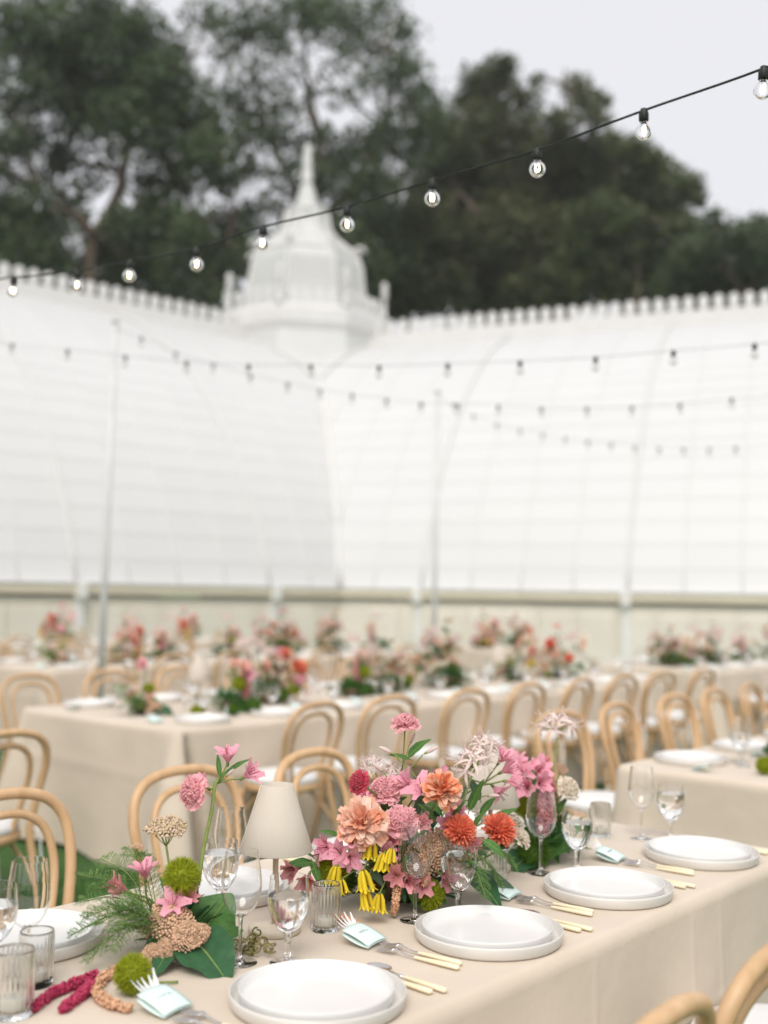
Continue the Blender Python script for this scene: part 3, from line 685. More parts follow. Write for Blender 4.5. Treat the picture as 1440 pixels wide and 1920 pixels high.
def lerp_r(out, z):
    for (r0, z0), (r1, z1) in zip(out, out[1:]):
        if z0 <= z <= z1: return r0 + (r1 - r0) * (z - z0) / (z1 - z0)
    return out[-1][0]
def water_prof(out, z1, th):
    ps = [(.0008, out[0][1] + th + .0006)] + [(max(r - th + .0002, .001), z + .0008) for r, z in out[1:] if z < z1] + [(lerp_r(out, z1) - th + .0002, z1), (.0008, z1)]
    return ps
def foot_prof(R): return [(.0008, 0), (R * .96, 0), (R, .0008), (R * .96, .0014), (R * .6, .0018), (R * .3, .0032), (R * .16, .008), (.0008, .010)]
wine_me = [lathe_part(bowl_prof(wine_out, .0009), 40, 'glass', 'bowl', True), lathe_part([(.0008, .008), (.0065, .009), (.0042, .016), (.0036, .03), (.0036, .07), (.0046, .085), (.0075, .0925), (.0008, .0935)], 20, 'glass', 'stem'), lathe_part(foot_prof(.034), 40, 'glass', 'foot')]
gob_me = [lathe_part(bowl_prof(gob_out, .0010), 40, 'glass', 'bowl', True), lathe_part([(.0008, .008), (.0085, .009), (.0062, .016), (.0056, .03), (.0064, .046), (.0095, .0595), (.0008, .0615)], 20, 'glass', 'stem'), lathe_part(foot_prof(.035), 40, 'glass', 'foot'), lathe_part(water_prof(gob_out, .128, .0010), 40, 'water', 'water'), lathe_part(water_prof(gob_out, .138, .0010), 40, 'water', 'water')]
def wine_glass(P, label, group):
    t = thing('wine_glass', label, 'wine glass', P, random.uniform(0, 6), group)
    for m in wine_me: link(m.name.split('.')[0], m, t)
    return t
def goblet(P, label, group, w=0):
    t = thing('water_goblet', label, 'goblet', P, random.uniform(0, 6), group)
    for m in gob_me[:3] + [gob_me[3 + w]]: link(m.name.split('.')[0], m, t)
    return t
# ribbed tumbler votive
def ribbed_mesh(R, h, ribs, th=.003):
    n = ribs * 4; V = []; prof = [(0, .0), (R * .9, 0), (R * .94, .0), (R * .98, .002), (R, .006), (R, .009), (R, h - .008), (R, h - .004), (R * .998, h - .0015), (R - th * .3, h), (R - th * .7, h), (R - th * .98, h - .0012), (R - th, h - .004), (R - th, h - .008), (R - th, .018), (R - th, .014), (R - th - .003, .0102), (R - th - .006, .009), (0, .009)]
    for j, (r, z) in enumerate(prof):
        for k in range(n):
            a = 2 * PI * k / n; rr = max(r, .0006)
            if .007 < z < h - .006 and 4 <= j <= 7: rr += .0011 * math.cos(a * ribs)
            V.append((rr * math.cos(a), rr * math.sin(a), z))
    # extra rows so the ribs run the full height
    q = MB(); fs = []
    for j in range(len(prof) - 1):
        for k in range(n): fs.append((j * n + k, j * n + (k + 1) % n, (j + 1) * n + (k + 1) % n, (j + 1) * n + k))
    q.add(V, fs); return q.mesh('tumbler', M['ribbed'])
rib_me = ribbed_mesh(.0305, .098, 26)
q = MB(); q.lathe([(.001, 0), (.019, 0), (.0195, .002), (.0195, .017), (.018, .0185), (.001, .0175)], 24); tea_me = q.mesh('candle', M['wax'])
q = MB(); q.tube([(0, 0, .017), (.0006, 0, .026)], .0009, 6); wick_me = q.mesh('wick', M['wick'])
def votive(P, label, group=None, s=1.0):
    t = thing('ribbed_votive', label, 'candle holder', P, 0, group); link('tumbler', rib_me, t)
    c = link('candle', tea_me, t, (0, 0, .0095)); link('wick', wick_me, c); t.scale = (s,) * 3
    return t
# cutlery, lying along +y (business end at +y)
def flat_box(q, y0, y1, w0, w1, z0, z1, th):
    h = th / 2
    q.add([(-w0, y0, z0 - h), (w0, y0, z0 - h), (w1, y1, z1 - h), (-w1, y1, z1 - h), (-w0, y0, z0 + h), (w0, y0, z0 + h), (w1, y1, z1 + h), (-w1, y1, z1 + h)],
          [(3, 2, 1, 0), (4, 5, 6, 7), (0, 1, 5, 4), (1, 2, 6, 5), (2, 3, 7, 6), (3, 0, 4, 7)])
q = MB(); q.tube([(0, -.10, .0055), (0, -.097, .006), (0, -.07, .006), (0, -.03, .0058), (0, .0, .0055), (0, .004, .0055)], [.004, .0072, .0075, .006, .0045, .003], 10, flat=.62); handle_me = q.mesh('handle', M['ivory'])
q = MB(); q.tube(catmull([(0, .0, .0055), (0, .02, .0058), (0, .045, .010), (0, .055, .0105)], 4), [.0032, .0030, .0028, .0026, .0025, .0025, .0026, .003, .0036, .0042, .005, .006, .007], 8, flat=.45)
for k in range(4):
    x = (k - 1.5) * .0058
    q.tube(catmull([(x * .8, .050, .0105), (x, .062, .0082), (x, .080, .0055), (x, .098, .0085)], 4), [.0021] * 9 + [.0018, .0015, .0012, .0009], 6, flat=.6)
fork_me = q.mesh('fork_head', M['steel'])
q = MB()
for (y0, y1, w0, w1) in ((0, .012, .003, .006), (.012, .09, .006, .0095), (.09, .108, .0095, .007), (.108, .12, .007, .001)): flat_box(q, y0, y1, w0, w1, .005, .005, .0016)
blade_me = q.mesh('blade', M['steel'], False)
q = MB(); q.tube([(0, 0, .0055), (0, .045, .006)], [.003, .0028], 8, flat=.5)
for j in range(1): q.lathe([(.001, .002), (.010, .003), (.017, .006), (.019, .009), (.018, .009), (.016, .007), (.009, .0045), (.001, .0035)], 20, (0, .068, 0), sy=1.5)
spoon_me = q.mesh('spoon_bowl', M['steel'])
CUT = {'fork': (fork_me, 'fork_head'), 'knife': (blade_me, 'blade'), 'spoon': (spoon_me, 'spoon_bowl')}
def cutlery(kind, P, rz, label, group):
    t = thing(kind, label, kind, P, rz, group); link('handle', handle_me, t); link(CUT[kind][1], CUT[kind][0], t); return t
# mint place card: paper sleeve slipped over the forks, fringed end
def make_card(label, P, rz, group, seed=0):
    rnd = random.Random(seed); t = thing('place_card', label, 'place card', P, rz, group)
    w, l, th = .035, .033, .0007; q = MB(); vs = []; top = lambda y: .006 + .020 * (y + l) / (2 * l) + .0025 * math.sin((y + l) / (2 * l) * PI)
    rows = [-l + 2 * l * k / 6 for k in range(7)]; xs = [-w + 2 * w * k / 6 for k in range(7)]
    def sheet(zf, dz):
        vs = [(x, y, zf(y) + dz + .0035 * (1 - (x / w) ** 2)) for y in rows for x in xs]; n = len(vs)
        vs += [(x, y, z - th) for x, y, z in vs]
        fs = [(a * 7 + b, a * 7 + b + 1, a * 7 + b + 8, a * 7 + b + 7) for a in range(6) for b in range(6)] + [(n + a * 7 + b + 7, n + a * 7 + b + 8, n + a * 7 + b + 1, n + a * 7 + b) for a in range(6) for b in range(6)]
        rim = list(range(7)) + [7 * k + 6 for k in range(1, 7)] + list(range(47, 41, -1)) + [7 * k for k in range(5, 0, -1)]
        fs += [(rim[k], n + rim[k], n + rim[(k + 1) % len(rim)], rim[(k + 1) % len(rim)]) for k in range(len(rim))]
        q.add(vs, fs)
    sheet(top, 0); sl = q.build('front_leaf', M['mint'], t); q = MB(); sheet(lambda y: .0035 + .016 * ((y + l) / (2 * l)) ** 2, -.001); q.build('back_leaf', M['mint'], t)
    q = MB(); x = -.016
    while x < .014:
        dx = rnd.uniform(.0025, .005); pp = [Vector((x + dx * k / 5, rnd.uniform(-.002, .006), 0)) for k in range(5)]; pp = [Vector((p.x, p.y, top(p.y) + .0036 * (1 - (p.x / w) ** 2) + .0002)) for p in pp]; q.tube(pp, .00035, 4); x += dx + .0015
    q.build('script', M['ink'], sl)
    for k in range(5):
        q = MB(); a = (k - 2) * .26 + rnd.uniform(-.06, .06); L = rnd.uniform(.032, .045)
        p0 = Vector(((k - 2) * .007, l - .004, .0225)); d = Vector((math.sin(a), math.cos(a), .25 + rnd.uniform(-.1, .15)))
        q.petal(p0, d, (0, 0, 1), L, .0095, -.5, .1, 4, pw=.5, tip=.1); q.build('fringe', M['paper'], t)
    return t

WH = 'dinner plates'; 
def near_setting(i, a, where, ang=0):
    """one cover on the camera's side of the lamp table"""
    tag(link('charger_plate', charger_me, None, W(a, 0, ZT + .0022)), 'larger ivory charger plate ' + where, 'plate', 'charger plates')
    tag(link('dinner_plate', dinner_me, None, W(a, .004, ZT + .0084)), 'white dinner plate stacked on a charger ' + where, 'plate', WH)
near = [(.04, 'with the two green pompoms and curly moss'), (.55, 'before the yellow bells of the dahlia bowl'), (1.045, 'beside the coral dahlia and the long dark leaf'), (1.555, 'by the table corner next to the gap')]
for i, (a, w) in enumerate(near): near_setting(i, a, w)
# cutlery and cards in place: forks left of each plate, knife and spoon right
for i, (a, w) in enumerate(near):
    lab = ['nearest the green pompoms', 'below the yellow bells', 'beside the long dark leaf', 'at the far end of the lamp table'][i]
    for k, dx in enumerate((-.185, -.212)):
        cutlery('fork', W(a + dx, .035 - .012 * k, ZT + .0025), ANG + R_(3 + 2 * k), ('inner' if k == 0 else 'outer') + ' ivory handled fork under the mint card ' + lab, 'forks')
    cutlery('knife', W(a + .172, -.02, ZT + .0025), ANG + R_(-2), 'ivory handled knife right of the plate ' + lab, 'knives')
    cutlery('spoon', W(a + .197, -.035, ZT + .0025), ANG + R_(-3), 'ivory handled spoon right of the plate ' + lab, 'spoons')
    make_card('mint paper place card with fringed white end ' + lab, W(a - .205, .165, ZT + .006), ANG + R_(8), 'mint place cards', i)
GW, GG = 'wine glasses', 'water goblets'
for (a, b, l) in ((.09, .26, 'by the broad dark leaf and curly moss'), (.545, .195, 'before the yellow bells'), (1.095, .225, 'before the big green leaf'), (1.665, .24, 'standing alone near the table end'), (-.235, .485, 'before the fern and hooped chair')):
    wine_glass(W(a, b, ZT + .0022), 'empty stemmed wine glass ' + l, GW)
for k, (a, b, l) in enumerate(((.155, .195, 'by the ribbed votive and lamp base'), (.63, .14, 'in front of the salmon sedum, dark reflections in it'), (1.175, .165, 'beside the clear votive and big green leaf'), (1.705, .165, 'next to the lone wine glass at table end'), (-.27, .54, 'cut by the frame edge beside the fern'), (.27, .53, 'left of the lamp shade before the chair'))):
    goblet(W(a, b, ZT + .0022), 'half full water goblet ' + l, GG, k % 2)
wine_glass(W(.36, .60, ZT + .0022), 'empty wine glass half hidden behind the lamp stem', GW)
votive(atz(610, 1744, ZT + .002), 'ribbed glass votive with white tealight between lamp and yellow bells')
votive(atz(1126, 1568, ZT + .002), 'ribbed glass votive near the table end beside the half full goblet', None, 1.0)
votive(atz(928, 1655, ZT + .002), 'ribbed glass votive tucked behind the coral dahlia')
votive(atz(66, 1848, ZT + .002), 'ribbed glass votive beside the stacked plates left of the fern')
votive(atz(22, 1905, ZT + .002), 'ribbed glass votive with cream candle nearest the crimson amaranth tips', None, 1.12)
# covers across the table
for a, w in ((-.13, 'left of the fern'), (.40, 'behind the lamp stem'), (.90, 'behind the dahlia bowl'), (1.42, 'behind the second lamp')):
    tag(link('charger_plate', charger_me, None, W(a, .66, ZT + .0022)), 'ivory charger plate across the table ' + w, 'plate', 'charger plates')
    tag(link('dinner_plate', dinner_me, None, W(a, .66, ZT + .0084)), 'white dinner plate on a charger across the table ' + w, 'plate', WH)
    cutlery('knife', W(a - .172, .70, ZT + .0025), ANG + PI, 'ivory handled knife across the table ' + w, 'knives')

# ------------------------------------------------------------------ covers on the other tables
def cover(a, b, s, tl, grp, glasses=True, z=ZT + .0022):
    tag(link('charger_plate', charger_me, None, W(a, b, z)), 'ivory charger plate, ' + tl, 'plate', 'charger plates ' + grp)
    tag(link('dinner_plate', dinner_me, None, W(a, b, z + .0062)), 'white dinner plate, ' + tl, 'plate', 'dinner plates ' + grp)
    if glasses:
        wine_glass(W(a + .05, b + s * .22, z), 'empty wine glass, ' + tl, 'wine glasses ' + grp)
        goblet(W(a + .13, b + s * .17, z), 'filled water goblet, ' + tl, 'goblets ' + grp)
    make_card('mint place card, ' + tl, W(a - .205, b + s * .15, z + .004), ANG if s > 0 else ANG + PI, 'place cards ' + grp, int(a * 10))
for key, tl, grp, n, gl in (('T3', 'table past the lamp table', 'past the lamp table', 6, True), ('T2', 'long second row table', 'of the second row', 10, True), ('T2b', 'table beyond the second row', 'beyond the second row', 6, True),
                            ('T2L', 'table across the second row aisle', 'across the aisle', 6, False), ('T4', 'third row table', 'of the third row', 9, True), ('T4L', 'third row table across the aisle', 'of the third row across the aisle', 6, False), ('T5', 'last row table', 'of the last row', 7, False)):
    a0, a1, b0, b1 = TABLES[key]
    for k in range(n):
        a = a0 + .32 + (a1 - a0 - .64) * k / (n - 1)
        if key == 'T2L' and a < -.2: continue
        if key == 'T4L' and a < 1.2: continue
        cover(a + random.uniform(-.02, .02), b0 + .19, 1, ORD[k] + ' cover on lawn side of ' + tl, grp, gl); cover(a + random.uniform(-.02, .02), b1 - .19, -1, ORD[k] + ' cover on glasshouse side of ' + tl, grp, gl)

# ================================================================== cream table lamps
def make_lamp(P, label):
    t = thing('table_lamp', label, 'lamp', P, 0, 'cream cordless lamps')
    q = MB(); q.lathe([(.001, 0), (.052, 0), (.055, .003), (.055, .013), (.052, .016), (.012, .018), (.001, .018)], 40); q.build('base', M['lampbase'], t)
    q = MB(); q.tube([(0, 0, .016), (0, 0, .235)], .0062, 14); q.build('stem', M['lampmetal'], t)
    H0, H1, R0, R1, th = .170, .308, .077, .034, .0016
    q = MB(); q.lathe([(R0, H0), (R0 + .0012, H0 + .0015), ((R0 + R1) / 2 + .0002, (H0 + H1) / 2), (R1 + .0008, H1 - .0015), (R1, H1), (R1 - th, H1), ((R0 + R1) / 2 - th, (H0 + H1) / 2), (R0 - th, H0)], 56, close=True)
    sh = q.build('lamp_shade', M['shade'], t)
    q = MB(); q.tube([Vector((R0 + (R1 - R0) * k / 6 + .0012, 0, H0 + (H1 - H0) * k / 6)) for k in range(7)], .0014, 6, flat=.5); s = q.build('seam', M['shade'], sh); s.rotation_euler = (0, 0, R_(195))
    q = MB(); q.lathe([(.001, .232), (.018, .232), (.020, .236), (.020, .262), (.016, .266), (.001, .266)], 24); q.build('lamp_head', M['lampbase'], t)
    for k in range(3):
        a = 2 * PI * k / 3; q = MB(); q.tube([(.012 * math.cos(a), .012 * math.sin(a), .262), (.048 * math.cos(a), .048 * math.sin(a), .262)], .0014, 6); q.build('shade_arm', M['lampmetal'], t)
    return t
make_lamp(atz(514, 1748, ZT + .002), 'cream cone shaded table lamp between fern and dahlia bowl')
make_lamp(W(1.03, .34, ZT + .002), 'cream cone shaded table lamp hidden partly by white nerine blooms')
for k, (a, b, l) in enumerate(((3.05, 3.95, 'at the near end of the long second row table'), (4.55, 3.95, 'midway on the long second row table'), (6.2, 3.95, 'near far end of the long second row table'), (4.3, .46, 'on the table just past the lamp table'), (6.0, 7.9, 'on the third row table'), (10.2, 4.05, 'on the table beyond the second row'))):
    make_lamp(W(a, b, ZT + .002), 'cream table lamp ' + l)

# ================================================================== string lights and poles
q = MB(); q.lathe([(.001, .004), (.008, .004), (.009, .0), (.011, -.004), (.0125, -.010), (.0125, -.026), (.010, -.029), (.001, -.029)], 14); socket_me = q.mesh('socket', M['cable'])
def bulb_prof(r=.0215):
    out = [(.0085, -.028), (.0095, -.034)] + [(r * math.sin(a), -.054 + r * math.cos(a)) for a in [R_(32 + 148 * k / 12) for k in range(13)]]
    out[-1] = (.0006, out[-1][1]); return out
def bulb_mesh():
    o = bulb_prof(); i = [(max(r - .0009, .0004), z + (.0009 if z < -.06 else 0)) for r, z in o]
    q = MB(); q.lathe(tight(o + list(reversed(i)), True), 22, close=True); return q.mesh('bulb', M['bulbglass'])
bulb_me = bulb_mesh()
q = MB(); q.tube([(-.005, 0, -.040), (-.006, 0, -.056), (-.003, .001, -.062), (0, 0, -.055), (.003, -.001, -.062), (.006, 0, -.056), (.005, 0, -.040)], .0011, 5); fil_me = q.mesh('filament', M['filament']); fil2_me = q.mesh('filament', M['unlit'])
q = MB(); q.tube([(0, 0, -.029), (0, 0, -.042)], .004, 8); stemg_me = q.mesh('bulb_mount', M['white_iron'])
def light_string(label, anchors, bulbs, r=.0032, lit=True):
    """anchors: the cable's course; bulbs: points where sockets hang"""
    P = [Vector(p) for p in anchors]; base = P[0].copy()
    t = thing('string_lights', label, 'string lights', base, 0, 'festoon light strings')
    q = MB(); q.tube([p - base for p in catmull(P, 6)], r, 7); q.build('cable', M['cable'], t)
    for b in bulbs:
        s = link('socket', socket_me, t, Vector(b) - base); s.rotation_euler = (random.uniform(-.05, .05), random.uniform(-.08, .08), random.uniform(0, 6))
        link('bulb', bulb_me, s); link('filament', fil_me if lit else fil2_me, s); link('bulb_mount', stemg_me, s)
    return t
def pole(P, h, label, lean=(0, 0), r=.026):
    t = thing('light_pole', label, 'pole', P, 0, 'poles holding the light strings')
    q = MB(); q.tube([(0, 0, 0), (lean[0] * h, lean[1] * h, h)], r, 14); q.build('shaft', M['pole'], t)
    q = MB(); q.lathe([(.001, 0), (.19, 0), (.20, .01), (.19, .022), (.05, .03), (.045, .09), (.001, .09)], 28); q.build('foot', M['pole'], t)
    q = MB(); q.lathe([(.001, 0), (r * 1.2, 0), (r * 1.3, .02), (r * .8, .045), (.001, .05)], 14, (lean[0] * h, lean[1] * h, h)); q.build('cap', M['pole'], t)
    q = MB(); q.lathe([(.010, -.004), (.016, 0), (.010, .004), (.006, 0)], 12, (lean[0] * h + r, lean[1] * h, h - .05), close=True); q.build('hook', M['steel_leg'], t)
    return t
# string A: near, bulbs about a foot apart
stepA = .172
A = [(1207, 207), (1007, 281), (811, 338), (651, 388), (494, 425), (369, 466), (245, 489), (145, 508), (27, 520)]
bA = [atd(u, v, (16 + n) * stepA) for n, (u, v) in enumerate(A)]
pre = atd(1432, 128, 15 * stepA)
dR = (pre - bA[1]) / 2
R1 = pre + dR + Vector((0, 0, .02)); R2 = R1 + dR * 2.2 + Vector((0, 0, .22))
dL = (bA[-1] - bA[-4]) / 3; L1 = bA[-1] + dL + Vector((0, 0, .03)); L2 = L1 + dL * 3 + Vector((0, 0, .20))
light_string('black festoon cable of clear bulbs running across the dark trees', [R2, R1, pre] + bA + [L1, L2], [R1, pre] + bA + [L1])
pole((R2.x + .03, R2.y, 0), R2.z + .05, 'white pole holding the festoon cable that crosses the trees, at its lower end')
pole((L2.x - .03, L2.y, 0), L2.z + .05, 'white pole holding the festoon cable that crosses the trees, at its outer end')
# string B: crosses in front of the glass
B = [(23, 645), (127, 656), (235, 667), (350, 678), (466, 684), (583, 684), (711, 686), (840, 682), (975, 677), (1117, 670), (1263, 658), (1415, 645)]
def dB(n): return 1.4 * 2100 * .305 * .955 / (104 + 4.3 * n)
bB = [atd(u, v, dB(n)) for n, (u, v) in enumerate(B)]
l = bB[0] + (bB[0] - bB[1]) + Vector((0, 0, .02)); l2 = l + (bB[0] - bB[1]) * 2.5 + Vector((0, 0, .16)); rr = bB[-1] + (bB[-1] - bB[-2]) + Vector((0, 0, .02)); rr2 = rr + (bB[-1] - bB[-2]) * 3 + Vector((0, 0, .2))
light_string('festoon string with dark sockets sagging across the whole white glass wall', [l2, l] + bB + [rr, rr2], bB + [l, rr], .0013, False)
pole((l2.x - .03, l2.y, 0), l2.z + .05, 'white pole holding the string sagging across the glass wall, at its outer end')
pole((rr2.x + .03, rr2.y, 0), rr2.z + .05, 'white pole holding the string sagging across the glass wall, beyond the lamp table')
# poles in view
p1 = atd(193, 1112, 9.3); t1 = atd(215, 606, 9.3)
pole((p1.x, p1.y, 0), t1.z, 'leaning white pole standing behind the near end of long second row table', ((t1.x - p1.x) / (t1.z - 1.47) * .72, 0), .028)
pole((atd(814, 1112, 12.2).x, 12.2, 0), atd(817, 737, 12.2).z, 'upright white pole before the glasshouse corner', (.003, 0), .028)
t1 = Vector((p1.x + (t1.x - p1.x) / (t1.z - 1.47) * .72 * t1.z, p1.y, t1.z - .05)); t2 = atd(817, 737, 12.2) - Vector((0, 0, .05))
C_ = [(265, 632, 9.1), (330, 661, 8.9), (400, 682, 8.7), (470, 702, 8.5), (540, 718, 8.3), (600, 730, 8.1), (660, 739, 7.95), (725, 748, 7.8), (790, 755, 7.65), (858, 758, 7.5), (935, 760, 7.35), (1015, 764, 7.2), (1100, 764, 7.05), (1185, 762, 6.9), (1275, 757, 6.75), (1372, 747, 6.6)]
bC = [atd(u, v, 9.1 + (d - 9.1) * .35) for u, v, d in C_]; e = bC[-1] + (bC[-1] - bC[-2]); e2_ = e + (bC[-1] - bC[-2]) * 3 + Vector((0, 0, .15))
light_string('festoon string running from the leaning pole over the second row', [t1] + bC + [e, e2_], bC + [e], .0013, False)
pole((e2_.x + .03, e2_.y, 0), e2_.z + .05, 'white pole ending the string that starts at the leaning pole')
D_ = [(850, 757, 12), (888, 778, 11.8), (932, 794, 11.5), (975, 805, 11.3), (1018, 813, 11.0), (1060, 820, 10.8), (1102, 826, 10.6), (1146, 831, 10.3), (1190, 836, 10.1), (1236, 839, 9.9), (1282, 840, 9.7), (1330, 840, 9.5), (1380, 838, 9.3)]
bD = [atd(u, v, 12 + (d - 12) * .6) for u, v, d in D_]; e = bD[-1] + (bD[-1] - bD[-2]) * 1.0; e2_ = e + (bD[-1] - bD[-2]) * 3 + Vector((0, 0, .15))
light_string('faint festoon string running from the upright pole low across the right wing', [t2] + bD + [e, e2_], bD, .0013, False)
pole((e2_.x + .03, e2_.y, 0), e2_.z + .05, 'white pole ending the string that starts at the upright pole')

# ================================================================== flowers
def sph(i, n, lo, hi):
    """golden-angle direction i of n between polar angles lo..hi (radians from +z)"""
    c = math.cos(lo) + (math.cos(hi) - math.cos(lo)) * (i + .5) / n; s = math.sqrt(max(0, 1 - c * c)); a = i * 2.39996
    return Vector((s * math.cos(a), s * math.sin(a), c))
def dahlia(mname, loose=False):
    q = MB(); n = 90 if loose else 140
    for i in range(n):
        d = sph(i, n, R_(6), R_(118 if not loose else 100)); t = i / n
        L = (.42 + .25 * t) * (1.25 if loose else 1) ; Wd = (.16 + .20 * t) * (1.5 if loose else 1)
        out = Vector((d.x, d.y, 0)); jt = .26 if loose else .14; dd = (d + Vector((random.uniform(-jt, jt), random.uniform(-jt, jt), random.uniform(-jt, jt)))).normalized()
        q.petal(d * (.92 - L) * (1.0 if not loose else .8), dd, Vector((0, 0, 1)) if t > .12 else -out if out.length > .05 else Vector((1, 0, 0)), L * random.uniform(.9, 1.15), Wd, -.35 if not loose else random.uniform(-.5, .6), .9 if not loose else .5, 4, tip=.2, end=.8)
    for i in range(16):                        # tight heart
        d = sph(i, 16, 0, R_(28)); q.petal(d * .45, d + Vector((random.uniform(-.2, .2), random.uniform(-.2, .2), 0)), Vector((random.uniform(-1, 1), random.uniform(-1, 1), .2)), random.uniform(.25, .38), .16, -.6, .8, 4)
    q.ball((0, 0, -.05), .46, 10, 7); q.k = 1; q.ball((0, 0, -.5), .2, 8, 6)
    return q.mesh('dahlia', [M[mname], M['stem']])
def scabiosa(mname):
    q = MB()
    for ring, (n, L, el) in enumerate(((17, .95, .0), (15, .86, .3), (14, .7, .6))):
        for k in range(n):
            a = 2 * PI * (k + .5 * ring) / n + random.uniform(-.08, .08)
            d = Vector((math.cos(a), math.sin(a), el + random.uniform(-.1, .1)))
            q.petal(Vector((math.cos(a), math.sin(a), 0)) * .1, d, (0, 0, 1), L * random.uniform(.9, 1.08), .42, .25 + random.uniform(-.3, .3), .35, 4, tip=.05, twist=random.uniform(-.4, .4), end=1.5)
    for i in range(120):
        d = sph(i, 120, 0, R_(86)); p = Vector((d.x * .62, d.y * .62, d.z * .50 + .05))
        for k in range(3):
            a = random.uniform(0, 6.28); t = Vector((math.cos(a), math.sin(a), random.uniform(-.2, .6)))
            q.petal(p, (d + t * .9), d, .2, .15, .3, .3, 2)
    q.k = 1
    for i in range(45):
        d = sph(i, 45, 0, R_(80)); p = Vector((d.x * .72, d.y * .72, d.z * .62 + .08)); q.octa(p, .026)
    q.k = 2; q.ball((0, 0, -.08), .22, 8, 5)
    return q.mesh('scabiosa', [M[mname], M['blush'], M['stem']])
def lily(mname, open_=.9):
    """alstroemeria-like trumpet, throat at origin, opening +z, about 1 long"""
    q = MB()
    for k in range(6):
        a = 2 * PI * k / 6 + .1; c, s = math.cos(a), math.sin(a); inner = k % 2
        d = Vector((c * .22, s * .22, 1)); 
        q.petal(Vector((c * .05, s * .05, 0)), d, Vector((-c, -s, .3)), 1.02 - .12 * inner + random.uniform(-.06, .06), (.56 if not inner else .40), open_ * random.uniform(.75, 1.2), .30, 6, pw=1.15, tip=.2, end=.8)
    q.k = 1
    for k in range(4):
        a = random.uniform(0, 6.28); q.tube([(0, 0, .1), (.1 * math.cos(a), .1 * math.sin(a), .5), (.18 * math.cos(a), .18 * math.sin(a), .8)], .012, 4); q.octa((.18 * math.cos(a), .18 * math.sin(a), .82), .03)
    for k in (1, 3, 5):                        # dark flecks standing on the inner petals
        a = 2 * PI * k / 6 + .1; c, s = math.cos(a), math.sin(a)
        for j in range(5): r = .16 + .05 * j; q.octa((c * (r + .02) + random.uniform(-.05, .05), s * (r + .02) + random.uniform(-.05, .05), .42 + .07 * j), .022)
    q.k = 2; q.lathe([(.02, -.22), (.06, -.18), (.085, -.05), (.075, .06)], 8)
    return q.mesh('alstroemeria', [M[mname], M['speck'], M['stem']])
def bud(mname):
    q = MB(); q.lathe([(.02, 0), (.10, .12), (.15, .35), (.14, .6), (.08, .85), (.01, 1)], 9); q.k = 1; q.lathe([(.02, -.15), (.08, -.08), (.10, .12), (.09, .16)], 8)
    return q.mesh('bud', [M[mname], M['stem_pale']])
def nerine():
    q = MB()
    for i in range(8):
        d = sph(i, 8, R_(10), R_(85)); p = d * .42; q.k = 1; q.tube([(0, 0, 0), d * .25 + Vector((0, 0, .03)), p], .018, 5); q.k = 0
        x = d.orthogonal().normalized(); y = d.cross(x)
        for k in range(6):
            a = 2 * PI * k / 6 + i; o = x * math.cos(a) + y * math.sin(a)
            q.petal(p, d * .75 + o * .65, d, .55 * random.uniform(.85, 1.15), .105, random.uniform(1.1, 1.9), .3, 6, pw=.9, twist=random.uniform(-.5, .5))
        for k in range(3):
            a = random.uniform(0, 6); o = x * math.cos(a) + y * math.sin(a); q.tube([p, p + d * .3 + o * .06, p + d * .5 + o * .14], .010, 4); q.octa(p + d * .51 + o * .145, .022)
    return q.mesh('nerine', [M['blush'], M['stem_pale']])
def bells():
    """drooping yellow trumpets, hanging along -z from a joint at the origin"""
    q = MB()
    for k in range(5):
        a = 2 * PI * k / 5 + random.uniform(-.3, .3); o = Vector((math.cos(a), math.sin(a), 0)); L = random.uniform(.85, 1.05)
        p = [Vector((0, 0, 0)), o * .12 - Vector((0, 0, .05)), o * .22 - Vector((0, 0, .3)), o * .26 - Vector((0, 0, .65 * L)), o * .30 - Vector((0, 0, .85 * L))]
        q.k = 0; q.tube(p[1:], [.05, .10, .115, .13], 7, cap=False)
        e = p[-1]
        for j in range(5):
            b = 2 * PI * j / 5; r = Vector((math.cos(b), math.sin(b), 0)); q.petal(e + r * .10 + Vector((0, 0, .04)), r * .35 - Vector((0, 0, 1)), -r, .24, .15, .7, .2, 3)
        q.k = 1; q.tube(p[:2], .02, 5)
    return q.mesh('yellow_bell', [M['yellow'], M['stem']])
def trick(mname='trick', n=1500):
    q = MB()
    q.ball((0, 0, 0), .66, 16, 10)
    for i in range(n):
        d = sph(i, n, 0, PI); d = (d + Vector((random.gauss(0, .09), random.gauss(0, .09), random.gauss(0, .09)))).normalized()
        x = d.orthogonal().normalized(); x = Quaternion(d, random.uniform(0, 6.28)) @ x; L = random.uniform(.32, .48); b = x.cross(d) * random.uniform(-.10, .10)
        p = d * .58
        q.add([p - x * .022, p + x * .022, p + d * L * .6 + b * .5 + x * .016, p + d * L * .6 + b * .5 - x * .016, p + d * L + b * 1.6], [(0, 1, 2, 3), (3, 2, 4)])
    return q.mesh('green_pompom', M[mname])
